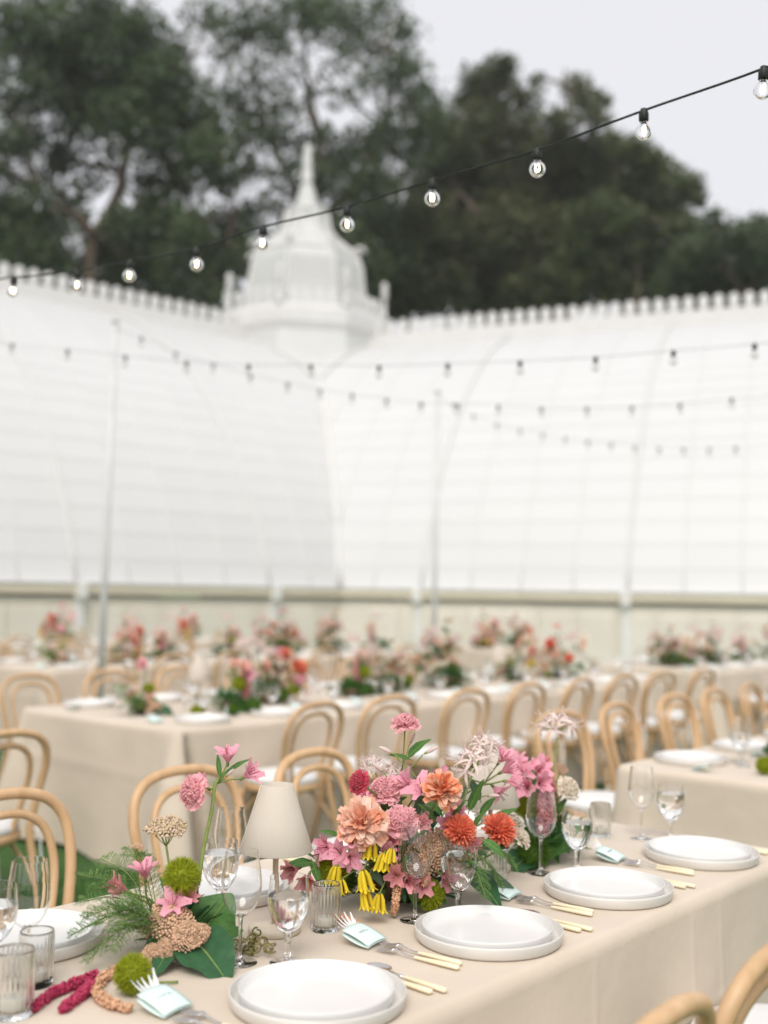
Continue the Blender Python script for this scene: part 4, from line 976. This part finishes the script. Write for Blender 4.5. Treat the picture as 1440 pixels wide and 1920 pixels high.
def umbel(mname, n=210, dome=.42, stems=True):
    """flat-topped flower head, radius 1, joint at (0,0,-1)"""
    q = MB()
    for i in range(n):
        r = math.sqrt((i + .5) / n); a = i * 2.39996; r2 = r * (1 + .10 * math.sin(3 * a) * r)
        p = Vector((r2 * math.cos(a), r2 * math.sin(a), dome * (1 - r * r) - .18 + random.uniform(-.05, .06) + .06 * math.sin(r * 9 + a * 2)))
        q.octa(p, random.uniform(.07, .115), .35)
        if random.random() < .5: q.octa(p + Vector((random.uniform(-.06, .06), random.uniform(-.06, .06), -.10)), .05, .3)
    q.k = 1
    if stems:
        for k in range(11):
            a = k * 2.39996; r = .25 + .55 * (k / 11); e = Vector((r * math.cos(a), r * math.sin(a), dome * (1 - r * r) - .22)); m_ = Vector((e.x * .55, e.y * .55, -.55))
            q.tube(catmull([(0, 0, -1), m_, e], 3), .022, 5)
            for j in range(4): b = random.uniform(0, 6.28); q.tube([m_, e + Vector((.22 * math.cos(b), .22 * math.sin(b), -.02))], .014, 4)
    return q.mesh('sedum', [M[mname], M['stem_pale']])
def leaf_mesh(w, mname, curl=.25, wave=.03, fold=.25, pw=.75, n=12):
    """leaf 1 long along +y, face +z"""
    q = MB(); V = []
    for i in range(n + 1):
        t = i / n; hw = w * .5 * math.sin(PI * (t * .97 + .015) ** pw) ** .9; z = -curl * (t - .3) ** 2 + .02
        for j, s in enumerate((-1, -.5, 0, .5, 1)): V.append((hw * s, t, z + abs(s) * hw * fold + wave * math.sin(t * 17 + s * 2) * abs(s) * w))
    fs = [(i * 5 + j, i * 5 + j + 1, (i + 1) * 5 + j + 1, (i + 1) * 5 + j) for i in range(n) for j in range(4)]
    q.add(V, fs)
    q.k = 1; q.tube([(0, -.12, -.02), (0, .0, .006)] + [(0, t, -curl * (t - .3) ** 2 + .024) for t in (.25, .5, .75, .95)], [.014, .013, .011, .009, .006, .003], 5)
    return q.mesh('leaf', [M[mname], M['stem']])
PR = {'dahlia_peach': [dahlia('peach', True)], 'dahlia_orange': [dahlia('orange', True)], 'dahlia_coral': [dahlia('coral'), dahlia('coral')],
      'scabiosa': [scabiosa('pink'), scabiosa('pink')], 'scabiosa_crimson': [scabiosa('crimson')], 'scabiosa_cream': [scabiosa('cream')],
      'lily': [lily('lily_pink'), lily('lily_pink', 1.3), lily('lily_pink', .6)], 'lily_rose': [lily('lily_rose', 1.0), lily('lily_rose', .6)],
      'bud': [bud('blush')], 'nerine': [nerine(), nerine()], 'bells': [bells(), bells()], 'trick': [trick()], 'moss': [trick('moss', 1100)],
      'umbel': [umbel('sedum')], 'umbel_pink': [umbel('sedum_pink', 260, .5)], 'umbel_blush': [umbel('cream', 120)]}
NAME = {'dahlia_peach': 'dahlia', 'dahlia_orange': 'dahlia', 'dahlia_coral': 'dahlia', 'scabiosa': 'scabiosa', 'scabiosa_crimson': 'scabiosa', 'scabiosa_cream': 'cream_flower', 'lily': 'alstroemeria', 'lily_rose': 'alstroemeria',
        'bud': 'bud', 'nerine': 'nerine', 'bells': 'yellow_bell', 'trick': 'green_pompom', 'moss': 'moss_ball', 'umbel': 'sedum', 'umbel_pink': 'sedum', 'umbel_blush': 'small_white_flowers'}
LEAF = {'narrow': leaf_mesh(.26, 'leaf'), 'broad': leaf_mesh(.62, 'leaf_deep', .35, .05, .2), 'round': leaf_mesh(.85, 'leaf', .3, .03, .18), 'lance': leaf_mesh(.34, 'leaf', .4), 'grey': leaf_mesh(.36, 'leaf_grey', .3), 'dark': leaf_mesh(.34, 'leaf_deep', .3, .02, .35)}
def place(o, P, zdir, s, spin=None):
    qn = Vector(zdir).normalized().to_track_quat('Z', 'Y') @ Quaternion((0, 0, 1), random.uniform(0, 6.28) if spin is None else spin)
    o.rotation_mode = 'QUATERNION'; o.rotation_quaternion = qn; o.location = P; o.scale = (s, s, s)
    return Matrix.LocRotScale(Vector(P), qn, Vector((s, s, s)))
def subpart(me_name, q, mats, part, mloc):
    o = q.build(me_name, mats, part); o.matrix_parent_inverse = mloc.inverted(); return o
SZ = {'lily': 1.0, 'lily_rose': .92, 'dahlia_peach': 1.12, 'dahlia_orange': 1.12, 'dahlia_coral': 1.1, 'bells': .92}
class Arr:
    def __init__(s, label, base, cat='flowers', group='flower arrangements'):
        s.back = 0; s.base = Vector(base); s.root = thing('flower_arrangement', label, cat, s.base, 0, group)
    def put(s, kind, u, v, d, size, face=None, anchor=None, stem=True, sr=.0022, bend=.02):
        d += s.back; size *= 1 + s.back / 2.6
        P = atd(u, v, d) - s.base
        if face is None:
            c = (CAM - atd(u, v, d)).normalized(); out = Vector((P.x, P.y, 0)) * 2.5
            face = c * .55 + Vector((0, 0, .65)) + out + Vector((random.uniform(-.2, .2), random.uniform(-.2, .2), random.uniform(-.2, .2)))
        face = Vector(face).normalized()
        size *= SZ.get(kind, 1); o = link(NAME[kind], random.choice(PR[kind]), s.root); m = place(o, P, face, size)
        if stem:
            an = Vector(anchor) if anchor is not None else Vector((random.uniform(-.03, .03), random.uniform(-.03, .03), .03))
            b = P - face * (size * (1.0 if kind.startswith('umbel') else .2)) if kind != 'bells' else P
            md = (an + b) / 2 + Vector((random.uniform(-bend, bend), random.uniform(-bend, bend), bend))
            if kind not in ('bells',): md = md * .5 + (b - face * (b - an).length * .4) * .5
            q = MB(); q.tube(catmull([an, md, b], 6), sr, 6); subpart('stem', q, M['stem_pale' if kind in ('umbel_pink', 'nerine') else 'stem'], o, m)
        return o
    def leaf(s, kind, p0, p1, nrm=None, wscale=1.0):
        a, b = atd(p0[0], p0[1], p0[2] + s.back) - s.base, atd(p1[0], p1[1], p1[2] + s.back) - s.base; y = (b - a); L = y.length; y.normalize()
        n = Vector(nrm) if nrm is not None else (CAM - atd(*p0)).normalized() * .6 + Vector((0, 0, .8))
        z = (n - y * n.dot(y)).normalized(); x = y.cross(z)
        o = link('leaf', LEAF[kind], s.root); o.rotation_mode = 'QUATERNION'
        o.rotation_quaternion = Matrix((x, y, z)).transposed().to_quaternion(); o.location = a; o.scale = (L * wscale, L, L)
        return o
    def stempath(s, pts, r, m='stem', name='stem'):
        q = MB(); q.tube(catmull([atd(*p) - s.base for p in pts], 6), r, 7); return q.build(name, M[m], s.root)
    def foliage(s, n, rad, h, size=.045, z0=.02, m='leaf', name='foliage'):
        q = MB()
        for i in range(n):
            d = sph(i, n, R_(5), R_(88)); p = Vector((d.x * rad, d.y * rad, z0 + d.z * h)) * random.uniform(.45, .95)
            L = size * random.uniform(.7, 1.3); q.petal(p, d + Vector((random.uniform(-.5, .5), random.uniform(-.5, .5), random.uniform(-.3, .5))), (0, 0, 1), L, L * .42, random.uniform(-.2, .9), .3, 5, pw=.8, tip=.3)
        return q.build(name, M[m], s.root)
    def bowl(s, r=.085, h=.06, m='bowl'):
        q = MB(); q.lathe([(.001, 0), (r * .5, 0), (r * .55, .006), (r * .8, h * .45), (r, h), (r * .96, h), (r * .76, h * .5), (r * .5, .012), (.001, .012)], 32); return q.build('bowl', M[m], s.root)
    def fern(s, p0, p1, w=.07, droop=.02, dens=26):
        a, b = atd(*p0) - s.base, atd(*p1) - s.base; md = (a + b) / 2 + Vector((0, 0, droop)); ax = catmull([a, md, b], 13); N = len(ax)
        q = MB(); q.k = 1; q.tube(ax, .0010, 4); y = (b - a).normalized(); x = y.cross(Vector((random.uniform(-.3, .3), random.uniform(-.3, .3), 1))).normalized(); z = x.cross(y); q.k = 0
        for i in range(2, N):
            t = i / N; l = w * (1 - t) ** .7 * .9 + .008
            for sd in (-1, 1):
                dr = (x * sd + y * .7 + z * random.uniform(-.3, .5)).normalized(); p = ax[i]
                for j in range(1, 11):
                    pp = p + dr * l * j / 11 + Vector((0, 0, -.006 * (j / 11) ** 2))
                    for k in range(3):
                        e = (dr + Vector((random.uniform(-1, 1), random.uniform(-1, 1), random.uniform(-.6, .8)))).normalized(); sdv = e.cross(Vector((0, 0, 1))).normalized() * .0006; L = random.uniform(.004, .010)
                        q.add([pp - sdv, pp + sdv, pp + e * L], [(0, 1, 2)])
                q.add([p, p + z * .0008, p + dr * l], [(0, 1, 2)])
        return q.build('fern_frond', [M['fern'], M['stem']], s.root, False)
def rope_mesh(q, pts, r0, r1, n, bump=.0032):
    ps = catmull(pts, 8); N = len(ps); q.tube(ps, [(r0 + (r1 - r0) * i / (N - 1)) * .7 for i in range(N)], 7)
    for i in range(n):
        t = random.random(); f = t * (N - 1); k = min(int(f), N - 2); p = ps[k].lerp(ps[k + 1], f - k); tg = (ps[k + 1] - ps[k]).normalized()
        d = Vector((random.gauss(0, 1), random.gauss(0, 1), random.gauss(0, 1))); d = (d - tg * d.dot(tg)).normalized(); r = (r0 + (r1 - r0) * t) * random.uniform(.75, 1.1)
        q.octa(p + d * r, bump * random.uniform(.7, 1.3), .4)

# ------------------------------------------------------------------ main bowl: peach and coral dahlias, pink alstroemeria, yellow bells
base = atz(752, 1683, ZT + .0022)
A1 = Arr('full bowl of peach dahlias, pink alstroemeria and drooping yellow bells beside the lamp', base)
A1.back = .12; A1.bowl(.09, .065); A1.foliage(150, .13, .13, .05); A1.foliage(90, .15, .06, .035, m='leaf_deep', name='dark_foliage')
for k, u, v, d, s in (('dahlia_peach', 680, 1546, 2.42, .056), ('dahlia_orange', 828, 1482, 2.46, .045), ('dahlia_coral', 935, 1557, 2.54, .039), ('dahlia_coral', 862, 1558, 2.48, .036),
                      ('scabiosa', 722, 1482, 2.53, .039), ('scabiosa', 752, 1541, 2.47, .041), ('scabiosa', 700, 1500, 2.60, .034), ('scabiosa_cream', 976, 1570, 2.72, .028),
                      ('umbel', 842, 1590, 2.56, .055), ('umbel', 800, 1600, 2.50, .045), ('umbel', 775, 1625, 2.48, .034), ('umbel_blush', 962, 1535, 2.75, .034), ('umbel_blush', 905, 1530, 2.74, .03), ('umbel_pink', 745, 1565, 2.58, .03)):
    A1.put(k, u, v, d, s)
A1.put('scabiosa', 760, 1358, 2.58, .036, (0.05, -.25, 1), None, True, .0018, .004)
A1.put('scabiosa_crimson', 673, 1466, 2.46, .026, (-.55, -.75, .35))
A1.put('trick', 806, 1678, 2.46, .036); A1.put('trick', 622, 1628, 2.46, .042); A1.put('moss', 640, 1650, 2.52, .04)
for u, v, d, s, f, k in ((792, 1490, 2.52, .052, (-.3, -.6, .8), 'lily'), (808, 1470, 2.50, .05, (.5, -.7, .4), 'lily'), (770, 1480, 2.55, .05, (-.6, -.4, .7), 'lily'),
                         (640, 1600, 2.43, .042, (-.4, -.8, .3), 'lily'), (622, 1588, 2.45, .042, (-.8, -.6, .2), 'lily'), (660, 1578, 2.42, .042, (.1, -.9, .5), 'lily'), (655, 1605, 2.42, .040, (.3, -.9, -.2), 'lily'), (612, 1600, 2.46, .038, (-.9, -.3, .1), 'lily'),
                         (940, 1448, 2.66, .050, (.8, -.4, .5), 'lily'), (950, 1465, 2.64, .050, (.9, -.3, .0), 'lily'), (935, 1430, 2.68, .046, (.5, -.5, .9), 'lily'), (925, 1475, 2.66, .046, (.6, -.3, -.5), 'lily'),
                         (850, 1528, 2.54, .044, (.2, -.8, .4), 'lily'), (845, 1545, 2.52, .040, (-.3, -.9, .2), 'lily'), (785, 1550, 2.50, .044, (.3, -.8, .5), 'lily_rose'), (735, 1580, 2.47, .042, (-.3, -.8, .3), 'lily_rose'),
                         (560, 1628, 2.44, .048, (-.5, -.6, -.1), 'lily_rose'), (580, 1640, 2.42, .048, (-.1, -.8, -.4), 'lily_rose'), (745, 1640, 2.42, .040, (-.2, -.9, .1), 'lily_rose'), (760, 1650, 2.42, .040, (.4, -.9, 0), 'lily_rose'), (828, 1640, 2.46, .044, (.5, -.7, -.2), 'lily_rose'), (790, 1655, 2.44, .042, (.2, -.9, -.1), 'lily_rose'),
                         (700, 1590, 2.46, .040, (-.2, -.9, .4), 'lily_rose'), (722, 1600, 2.45, .04, (.2, -.9, .2), 'lily'), (690, 1500, 2.56, .045, (-.5, -.6, .5), 'lily'), (880, 1580, 2.56, .04, (.4, -.8, .1), 'lily_rose')):
    A1.put(k, u, v, d, s, f)
for u, v, d, s, f in ((885, 1440, 2.58, .072, (-.1, -.3, 1)), (905, 1408, 2.62, .062, (.25, -.1, 1)), (735, 1455, 2.60, .05, (-.3, -.3, 1)), (700, 1440, 2.58, .045, (-.5, -.2, 1))):
    A1.put('nerine', u, v, d, s, f, sr=.003)
for u, v, d, s, f in ((735, 1412, 2.56, .034, (-.8, -.1, .4)), (798, 1412, 2.58, .034, (.9, -.1, .5)), (770, 1392, 2.6, .026, (.4, -.2, .9)), (716, 1445, 2.55, .03, (-.6, -.3, .5)), (915, 1492, 2.6, .03, (.8, -.4, .1))):
    A1.put('bud', u, v, d, s, f, sr=.0016)
for u, v, d, s in ((632, 1622, 2.39, .044), (680, 1630, 2.37, .050), (697, 1575, 2.40, .046), (722, 1598, 2.38, .044), (682, 1668, 2.37, .044), (712, 1674, 2.37, .044), (640, 1648, 2.385, .036), (735, 1590, 2.37, .034)):
    A1.put('bells', u, v, d, s, (random.uniform(-.25, .25), random.uniform(-.2, .2), 1), anchor=(random.uniform(-.05, 0), -.05, .09), sr=.0014)
for u0, v0, u1, v1, dd in ((815, 1540, 790, 1505, 0), (845, 1545, 870, 1500, .02), (885, 1560, 905, 1520, 0), (900, 1590, 955, 1585, .05), (700, 1530, 665, 1500, 0), (640, 1570, 600, 1555, 0), (745, 1510, 735, 1465, .04), (780, 1530, 800, 1480, .04), (855, 1500, 845, 1450, .04), (905, 1575, 950, 1605, -.04), (650, 1640, 610, 1670, -.03), (765, 1660, 780, 1700, -.06), (715, 1510, 690, 1470, .05), (870, 1610, 900, 1640, -.04)):
    A1.leaf(random.choice(['lance', 'narrow', 'grey']), (u0, v0, 2.50 + dd), (u1, v1, 2.48 + dd), None, random.uniform(.9, 1.3))
for k, p0, p1, w in (('lance', (765, 1420, 2.58), (803, 1382, 2.57), 1.15), ('narrow', (770, 1425, 2.58), (728, 1412, 2.56), 1), ('grey', (840, 1520, 2.58), (878, 1470, 2.60), 1), ('narrow', (900, 1530, 2.62), (930, 1490, 2.62), 1.3), ('narrow', (915, 1545, 2.62), (968, 1512, 2.62), 1.25),
                     ('lance', (590, 1618, 2.46), (528, 1622, 2.42), 1.0), ('narrow', (585, 1615, 2.46), (600, 1660, 2.40), 1), ('narrow', (590, 1610, 2.46), (560, 1590, 2.44), .8), ('dark', (880, 1640, 2.60), (938, 1690, 2.44), 1.0), ('grey', (880, 1640, 2.62), (965, 1658, 2.60), 1.1), ('dark', (800, 1560, 2.58), (828, 1510, 2.6), 1.2),
                     ('lance', (720, 1530, 2.55), (755, 1490, 2.52), 1.2), ('lance', (730, 1525, 2.56), (700, 1490, 2.55), 1.2), ('broad', (860, 1580, 2.66), (920, 1600, 2.70), 1), ('lance', (760, 1600, 2.5), (770, 1660, 2.44), 1), ('grey', (690, 1630, 2.46), (720, 1660, 2.42), 1), ('dark', (745, 1640, 2.46), (760, 1690, 2.42), 1), ('lance', (830, 1530, 2.6), (800, 1500, 2.58), 1.1), ('narrow', (880, 1520, 2.6), (905, 1460, 2.6), 1.2), ('grey', (900, 1500, 2.64), (878, 1455, 2.64), 1.1)):
    A1.leaf(k, p0, p1, None, w)
for p0, p1 in (((880, 1600, 2.64), (940, 1660, 2.62)), ((870, 1610, 2.62), (910, 1680, 2.50)), ((890, 1590, 2.66), (965, 1620, 2.68))): A1.fern(p0, p1, .05)
for pts, r in ((((735, 1610, 2.44), (745, 1650, 2.42), (742, 1690, 2.40), (738, 1715, 2.42)), .0095), (((790, 1600, 2.45), (800, 1630, 2.42), (795, 1660, 2.42)), .008)):
    q = MB(); rope_mesh(q, [atd(p[0], p[1], p[2] + .12) - base for p in pts], r, r * .6, 420); q.build('amaranth', M['amaranth_peach'], A1.root)

# ------------------------------------------------------------------ fern, sedum and green pompoms at the near end
base = atz(335, 1772, ZT + .0022)
A2 = Arr('fern arrangement with green pompom, rusty sedum and tall pink scabiosa stem', base)
A2.bowl(.06, .035); A2.foliage(70, .07, .06, .045, m='leaf_deep')
A2.put('trick', 341, 1644, 2.26, .0415, (0, -.2, 1), sr=.003)
A2.put('umbel_pink', 312, 1548, 2.33, .043, (0, -.12, 1), sr=.0026, bend=.005)
for u, v, d, s in ((322, 1722, 2.22, .043), (352, 1752, 2.19, .032), (292, 1735, 2.24, .030), (372, 1748, 2.22, .024), (312, 1780, 2.18, .022), (285, 1790, 2.17, .022)): A2.put('umbel', u, v, d, s)
for u, v, d, s, f, k in ((272, 1648, 2.30, .046, (-.05, -.25, 1), 'lily'), (240, 1672, 2.27, .042, (-.7, -.4, .4), 'lily_rose'), (225, 1668, 2.28, .04, (-.8, -.1, .7), 'lily_rose'), (325, 1700, 2.24, .042, (.1, -.7, .7), 'lily'), (345, 1690, 2.26, .042, (.5, -.5, .6), 'lily_rose')): A2.put(k, u, v, d, s, f)
A2.put('scabiosa', 362, 1484, 2.36, .036, (-.5, -.7, .25), stem=False)
A2.stempath([(372, 1660, 2.34), (382, 1590, 2.36), (397, 1520, 2.38), (402, 1478, 2.40), (408, 1462, 2.41)], .0040)
A2.stempath([(400, 1480, 2.40), (385, 1478, 2.39), (368, 1486, 2.375)], .0020)
A2.stempath([(408, 1464, 2.41), (420, 1445, 2.42), (428, 1428, 2.43)], .0020); A2.stempath([(404, 1470, 2.41), (430, 1462, 2.42), (455, 1460, 2.43)], .0018)
A2.put('lily', 427, 1430, 2.43, .044, (.05, -.3, 1), stem=False); A2.put('lily', 456, 1458, 2.43, .046, (.75, -.3, .55), stem=False); A2.put('bud', 425, 1455, 2.42, .025, (.6, -.3, .6), stem=False); A2.put('lily', 390, 1478, 2.40, .038, (-.5, -.3, .6), stem=False)
for k, p0, p1, w in (('narrow', (412, 1456, 2.41), (408, 1412, 2.42), .9), ('narrow', (425, 1450, 2.42), (468, 1420, 2.43), .9), ('narrow', (410, 1468, 2.41), (428, 1440, 2.42), .8),
                     ('broad', (350, 1752, 2.25), (430, 1830, 2.12), 1.1), ('round', (362, 1780, 2.30), (430, 1672, 2.34), 1.25), ('broad', (340, 1740, 2.26), (270, 1772, 2.20), .9), ('lance', (330, 1700, 2.28), (302, 1640, 2.30), 1), ('lance', (350, 1700, 2.28), (372, 1660, 2.30), .8), ('broad', (330, 1770, 2.22), (285, 1825, 2.12), .7), ('round', (372, 1775, 2.28), (452, 1738, 2.28), .9)):
    A2.leaf(k, p0, p1, None, w)
for p1, w in (((150, 1690, 2.26), .085), ((135, 1752, 2.22), .08), ((165, 1800, 2.16), .08), ((190, 1610, 2.36), .08), ((150, 1640, 2.32), .08), ((222, 1712, 2.20), .07), ((180, 1735, 2.18), .08), ((240, 1590, 2.42), .06), ((210, 1780, 2.14), .07), ((262, 1600, 2.38), .05), ((170, 1665, 2.28), .08), ((160, 1720, 2.20), .08), ((215, 1745, 2.16), .08)):
    A2.fern((300, 1748, 2.26), p1, w, .035)
A2.stempath([(268, 1700, 2.3), (258, 1640, 2.34), (256, 1592, 2.36)], .0014); A2.put('umbel', 257, 1586, 2.36, .013, (0, 0, 1), stem=False)
# loose stems laid on the cloth
def on_cloth(u, v, h): return atz(u, v, ZT + .002 + h)
def loose_rope(paths, m, label, r=.0105):
    b = on_cloth(*paths[0][0], 0); t = thing('amaranth', label, 'flowers', b, 0, 'loose amaranth stems')
    for pts in paths:
        q = MB(); rope_mesh(q, [on_cloth(u, v, r * .98) - b for u, v in pts], r, r * .72, 520, .0034); q.build('tassel', M[m], t)
    return t
loose_rope([[(318, 1800), (262, 1806), (205, 1826), (180, 1856), (205, 1880), (246, 1890)]], 'amaranth_peach', 'peach amaranth tassel curling on the cloth by the green pompom', .0105)
loose_rope([[(180, 1830), (140, 1845), (98, 1862), (58, 1892)], [(172, 1848), (150, 1866), (116, 1892)]], 'amaranth_red', 'crimson amaranth tassels lying at the end of the fern', .010)
loose_rope([[(640, 1722), (668, 1735), (694, 1748)]], 'amaranth_peach', 'short peach amaranth tassel between ribbed votive and mint card', .009)
b = on_cloth(248, 1866, 0); t = thing('green_pompom', 'round green pompom bloom lying loose on the cloth', 'flowers', b); 
o = link('bloom', PR['trick'][0], t, (0, 0, .037)); o.scale = (.038,) * 3
q = MB(); q.tube(catmull([(0, .01, .012), (.03, .04, .008), (.07, .06, .004)], 5), .0022, 6); q.build('stem', M['stem'], t)
b = on_cloth(478, 1788, 0); t = thing('curly_moss', 'heap of curly olive dried tendrils beside the wine glass', 'moss', b)
for k in range(22):
    a = random.uniform(0, 6.28); r = random.uniform(.006, .013); c = Vector((random.uniform(-.032, .032), random.uniform(-.03, .03), random.uniform(.010, .034))); ax = Vector((random.gauss(0, 1), random.gauss(0, 1), random.gauss(0, 1))).normalized(); x = ax.orthogonal().normalized(); y = ax.cross(x)
    q = MB(); q.tube([c + (x * math.cos(a + s) + y * math.sin(a + s)) * r * (1 - s * .05) + ax * s * .0022 for s in [j * .45 for j in range(16)]], .0019, 5); q.build('tendril', M['olive'], t)

# ------------------------------------------------------------------ arrangement at the far end with nerine
base = atz(1022, 1602, ZT + .0022)
A3 = Arr('tall arrangement with white nerine, pink plumes and broad green leaves near the table end', base)
A3.bowl(.07, .05); A3.foliage(110, .10, .10, .05); 
A3.put('nerine', 1045, 1372, 3.12, .085, (0, -.1, 1), sr=.0034, bend=.005)
for u, v, d, s, f in ((985, 1455, 3.08, .06, (-.4, -.6, .7)), (1006, 1450, 3.08, .055, (.2, -.7, .6)), (990, 1478, 3.06, .055, (-.3, -.8, .2)), (975, 1440, 3.12, .055, (-.6, -.3, .8)), (1008, 1470, 3.06, .05, (.3, -.8, .2))): A3.put('lily', u, v, d, s, f)
A3.put('trick', 985, 1505, 3.10, .045); A3.put('scabiosa_cream', 1066, 1478, 3.10, .036, (.4, -.6, .5)); A3.put('moss', 1000, 1600, 3.02, .05); A3.put('umbel', 1052, 1440, 3.2, .02)
for pts in (((1030, 1545, 3.1), (1032, 1480, 3.1), (1025, 1420, 3.1)), ((1020, 1560, 3.08), (1015, 1510, 3.06), (1022, 1450, 3.08))):
    q = MB(); rope_mesh(q, [atd(*p) - base for p in pts], .017, .005, 420, .0045); q.build('plume', M['lily_rose'], A3.root)
for k, p0, p1, w in (('round', (985, 1612, 3.10), (1068, 1580, 3.05), .9), ('broad', (1000, 1600, 3.05), (945, 1640, 2.95), 1), ('round', (990, 1590, 3.12), (1060, 1550, 3.2), .9), ('lance', (1000, 1520, 3.12), (990, 1420, 3.14), .8), ('lance', (1040, 1540, 3.12), (1062, 1490, 3.1), .8), ('round', (1000, 1600, 3.1), (975, 1545, 3.12), 1)): A3.leaf(k, p0, p1, None, w)

# ------------------------------------------------------------------ arrangements on the other tables
ALT = {'alstroemeria': [lily('salmon'), lily('blush', 1.2), lily('apricot'), lily('lily_pink'), lily('cream')], 'scabiosa': [scabiosa('apricot'), scabiosa('pink'), scabiosa('salmon'), scabiosa('cream')], 'dahlia': [dahlia('coral'), dahlia('peach', True), dahlia('cream', True), dahlia('apricot', True), dahlia('salmon')]}
def vary(root, seed):
    rnd = random.Random(seed); pick = {n: rnd.sample(ALT[n], 3) for n in ALT}
    for o in root.children:
        n = o.name.split('.')[0]
        if n in ALT: o.data = rnd.choice(pick[n])
        elif n == 'yellow_bell' and rnd.random() < .5: o.data = ALT['alstroemeria'][0]; o.scale = o.scale * .9
k = 0
far = [(2.62, 3.95, 'sprigs', A2, .95), (3.10, 3.72, 'peach', A3, 1.1), (3.60, 3.95, 'pink', A1, 1.1), (4.35, 3.9, 'coral', A3, 1.1), (4.85, 3.95, 'red', A1, .9), (5.55, 3.95, 'tall', A1, 1.25), (6.45, 3.95, 'low', A2, 1.1), (7.1, 3.95, 'end', A1, 1.1)]
for i, (a, b, l, src, s) in enumerate(far):
    k += 1; d_ = dup(src.root, W(a, b, ZT + .0022), R_(37 * k), ORD[i] + ' flower bowl from the aisle along the long second row table', 'flower bowls of the second row', s); vary(d_, k)
for i, (a, b, src, s) in enumerate(((9.5, 4.05, A1, 1.0), (10.4, 4.0, A1, 1.1), (11.3, 4.0, A3, 1.1), (9.95, 4.1, A3, 1.1), (12.0, 4.0, A1, 1.1))):
    k += 1; d_ = dup(src.root, W(a, b, ZT + .0022), R_(61 * k), ORD[i] + ' flower bowl on the table in line beyond the second row', 'flower bowls beyond the second row', s); vary(d_, k)
for i, (a, b, src, s) in enumerate(((4.6, 7.85, A2, 1.1), (5.3, 7.85, A1, 1.1), (6.6, 7.85, A3, 1.2), (7.5, 7.85, A1, 1.2), (8.4, 7.85, A1, 1.2), (9.2, 7.85, A3, 1.2), (5.9, 7.85, A3, 1.2))):
    k += 1; d_ = dup(src.root, W(a, b, ZT + .0022), R_(53 * k), ORD[i] + ' flower bowl from the aisle on the third row table', 'flower bowls of the third row', s); vary(d_, k)
for i, (a, b, src, s) in enumerate(((11.0, 7.6, A1, 1.2), (11.8, 7.6, A1, 1.1))):
    k += 1; d_ = dup(src.root, W(a, b, ZT + .0022), R_(53 * k), ORD[i] + ' flower bowl on the short table ending the third row', 'flower bowls ending the third row', s); vary(d_, k)
for i, (a, b, src, s) in enumerate(((2.6, 7.85, A1, 1.0), (1.9, 7.85, A3, 1.1))):
    k += 1; d_ = dup(src.root, W(a, b, ZT + .0022), R_(53 * k), ORD[i] + ' flower bowl from the aisle on the third row table across', 'flower bowls across the aisle', s); vary(d_, k)
for i, (a, b, src, s) in enumerate(((5.8, 11.5, A3, 1.2), (7.0, 11.5, A1, 1.2), (8.2, 11.5, A3, 1.2), (9.0, 11.5, A1, 1.1))):
    k += 1; d_ = dup(src.root, W(a, b, ZT + .0022), R_(53 * k), ORD[i] + ' flower bowl from the aisle on the last row table', 'flower bowls of the last row', s); vary(d_, k)
dup(A3.root, W(3.55, .52, ZT + .0022), R_(200), 'pink flower bowl on the table just past the lamp table', 'flower arrangements', 1.0)
dup(A1.root, W(4.7, .48, ZT + .0022), R_(140), 'full dahlia bowl farther along the table past the lamp table', 'flower arrangements', 1.0)
for i, (a, b) in enumerate(((3.12, .46), (3.19, .40))):
    t = thing('green_pompom', ORD[i] + ' loose green pompom from the gap on the table past the lamp table', 'flowers', W(a, b, ZT + .0022), 0, 'loose green pompoms past the lamp table'); o = link('bloom', PR['trick'][0], t, (0, 0, .039)); o.scale = (.04,) * 3
for i, (a, b) in enumerate(((2.70, 3.55), (2.78, 3.62), (2.93, 3.50))):
    t = thing('green_pompom', ORD[i] + ' loose green pompom from the aisle on the long second row table', 'flowers', W(a, b, ZT + .0022), 0, 'loose green pompoms of the second row'); o = link('bloom', PR['moss' if a > 2.9 else 'trick'][0], t, (0, 0, .039)); o.scale = (.04,) * 3

# ================================================================== added haze volume, there to lift the dark tree tones
def haze(density):
    q = MB(); q.box((0, 34, 17), (150, 110, 38)); o = q.build('haze', [], None, False)
    m = bpy.data.materials.new('added_haze'); m.use_nodes = True; t = m.node_tree; t.nodes.remove(t.nodes['Principled BSDF'])
    v = t.nodes.new('ShaderNodeVolumePrincipled'); v.inputs['Color'].default_value = (.96, .97, .98, 1); v.inputs['Density'].default_value = density; v.inputs['Anisotropy'].default_value = .1
    t.links.new(v.outputs[0], t.nodes['Material Output'].inputs['Volume']); o.data.materials.append(m)
    tag(o, 'added pale haze lifting the dark tones over lawn and glasshouse', 'haze', kind='stuff')
haze(.0007)
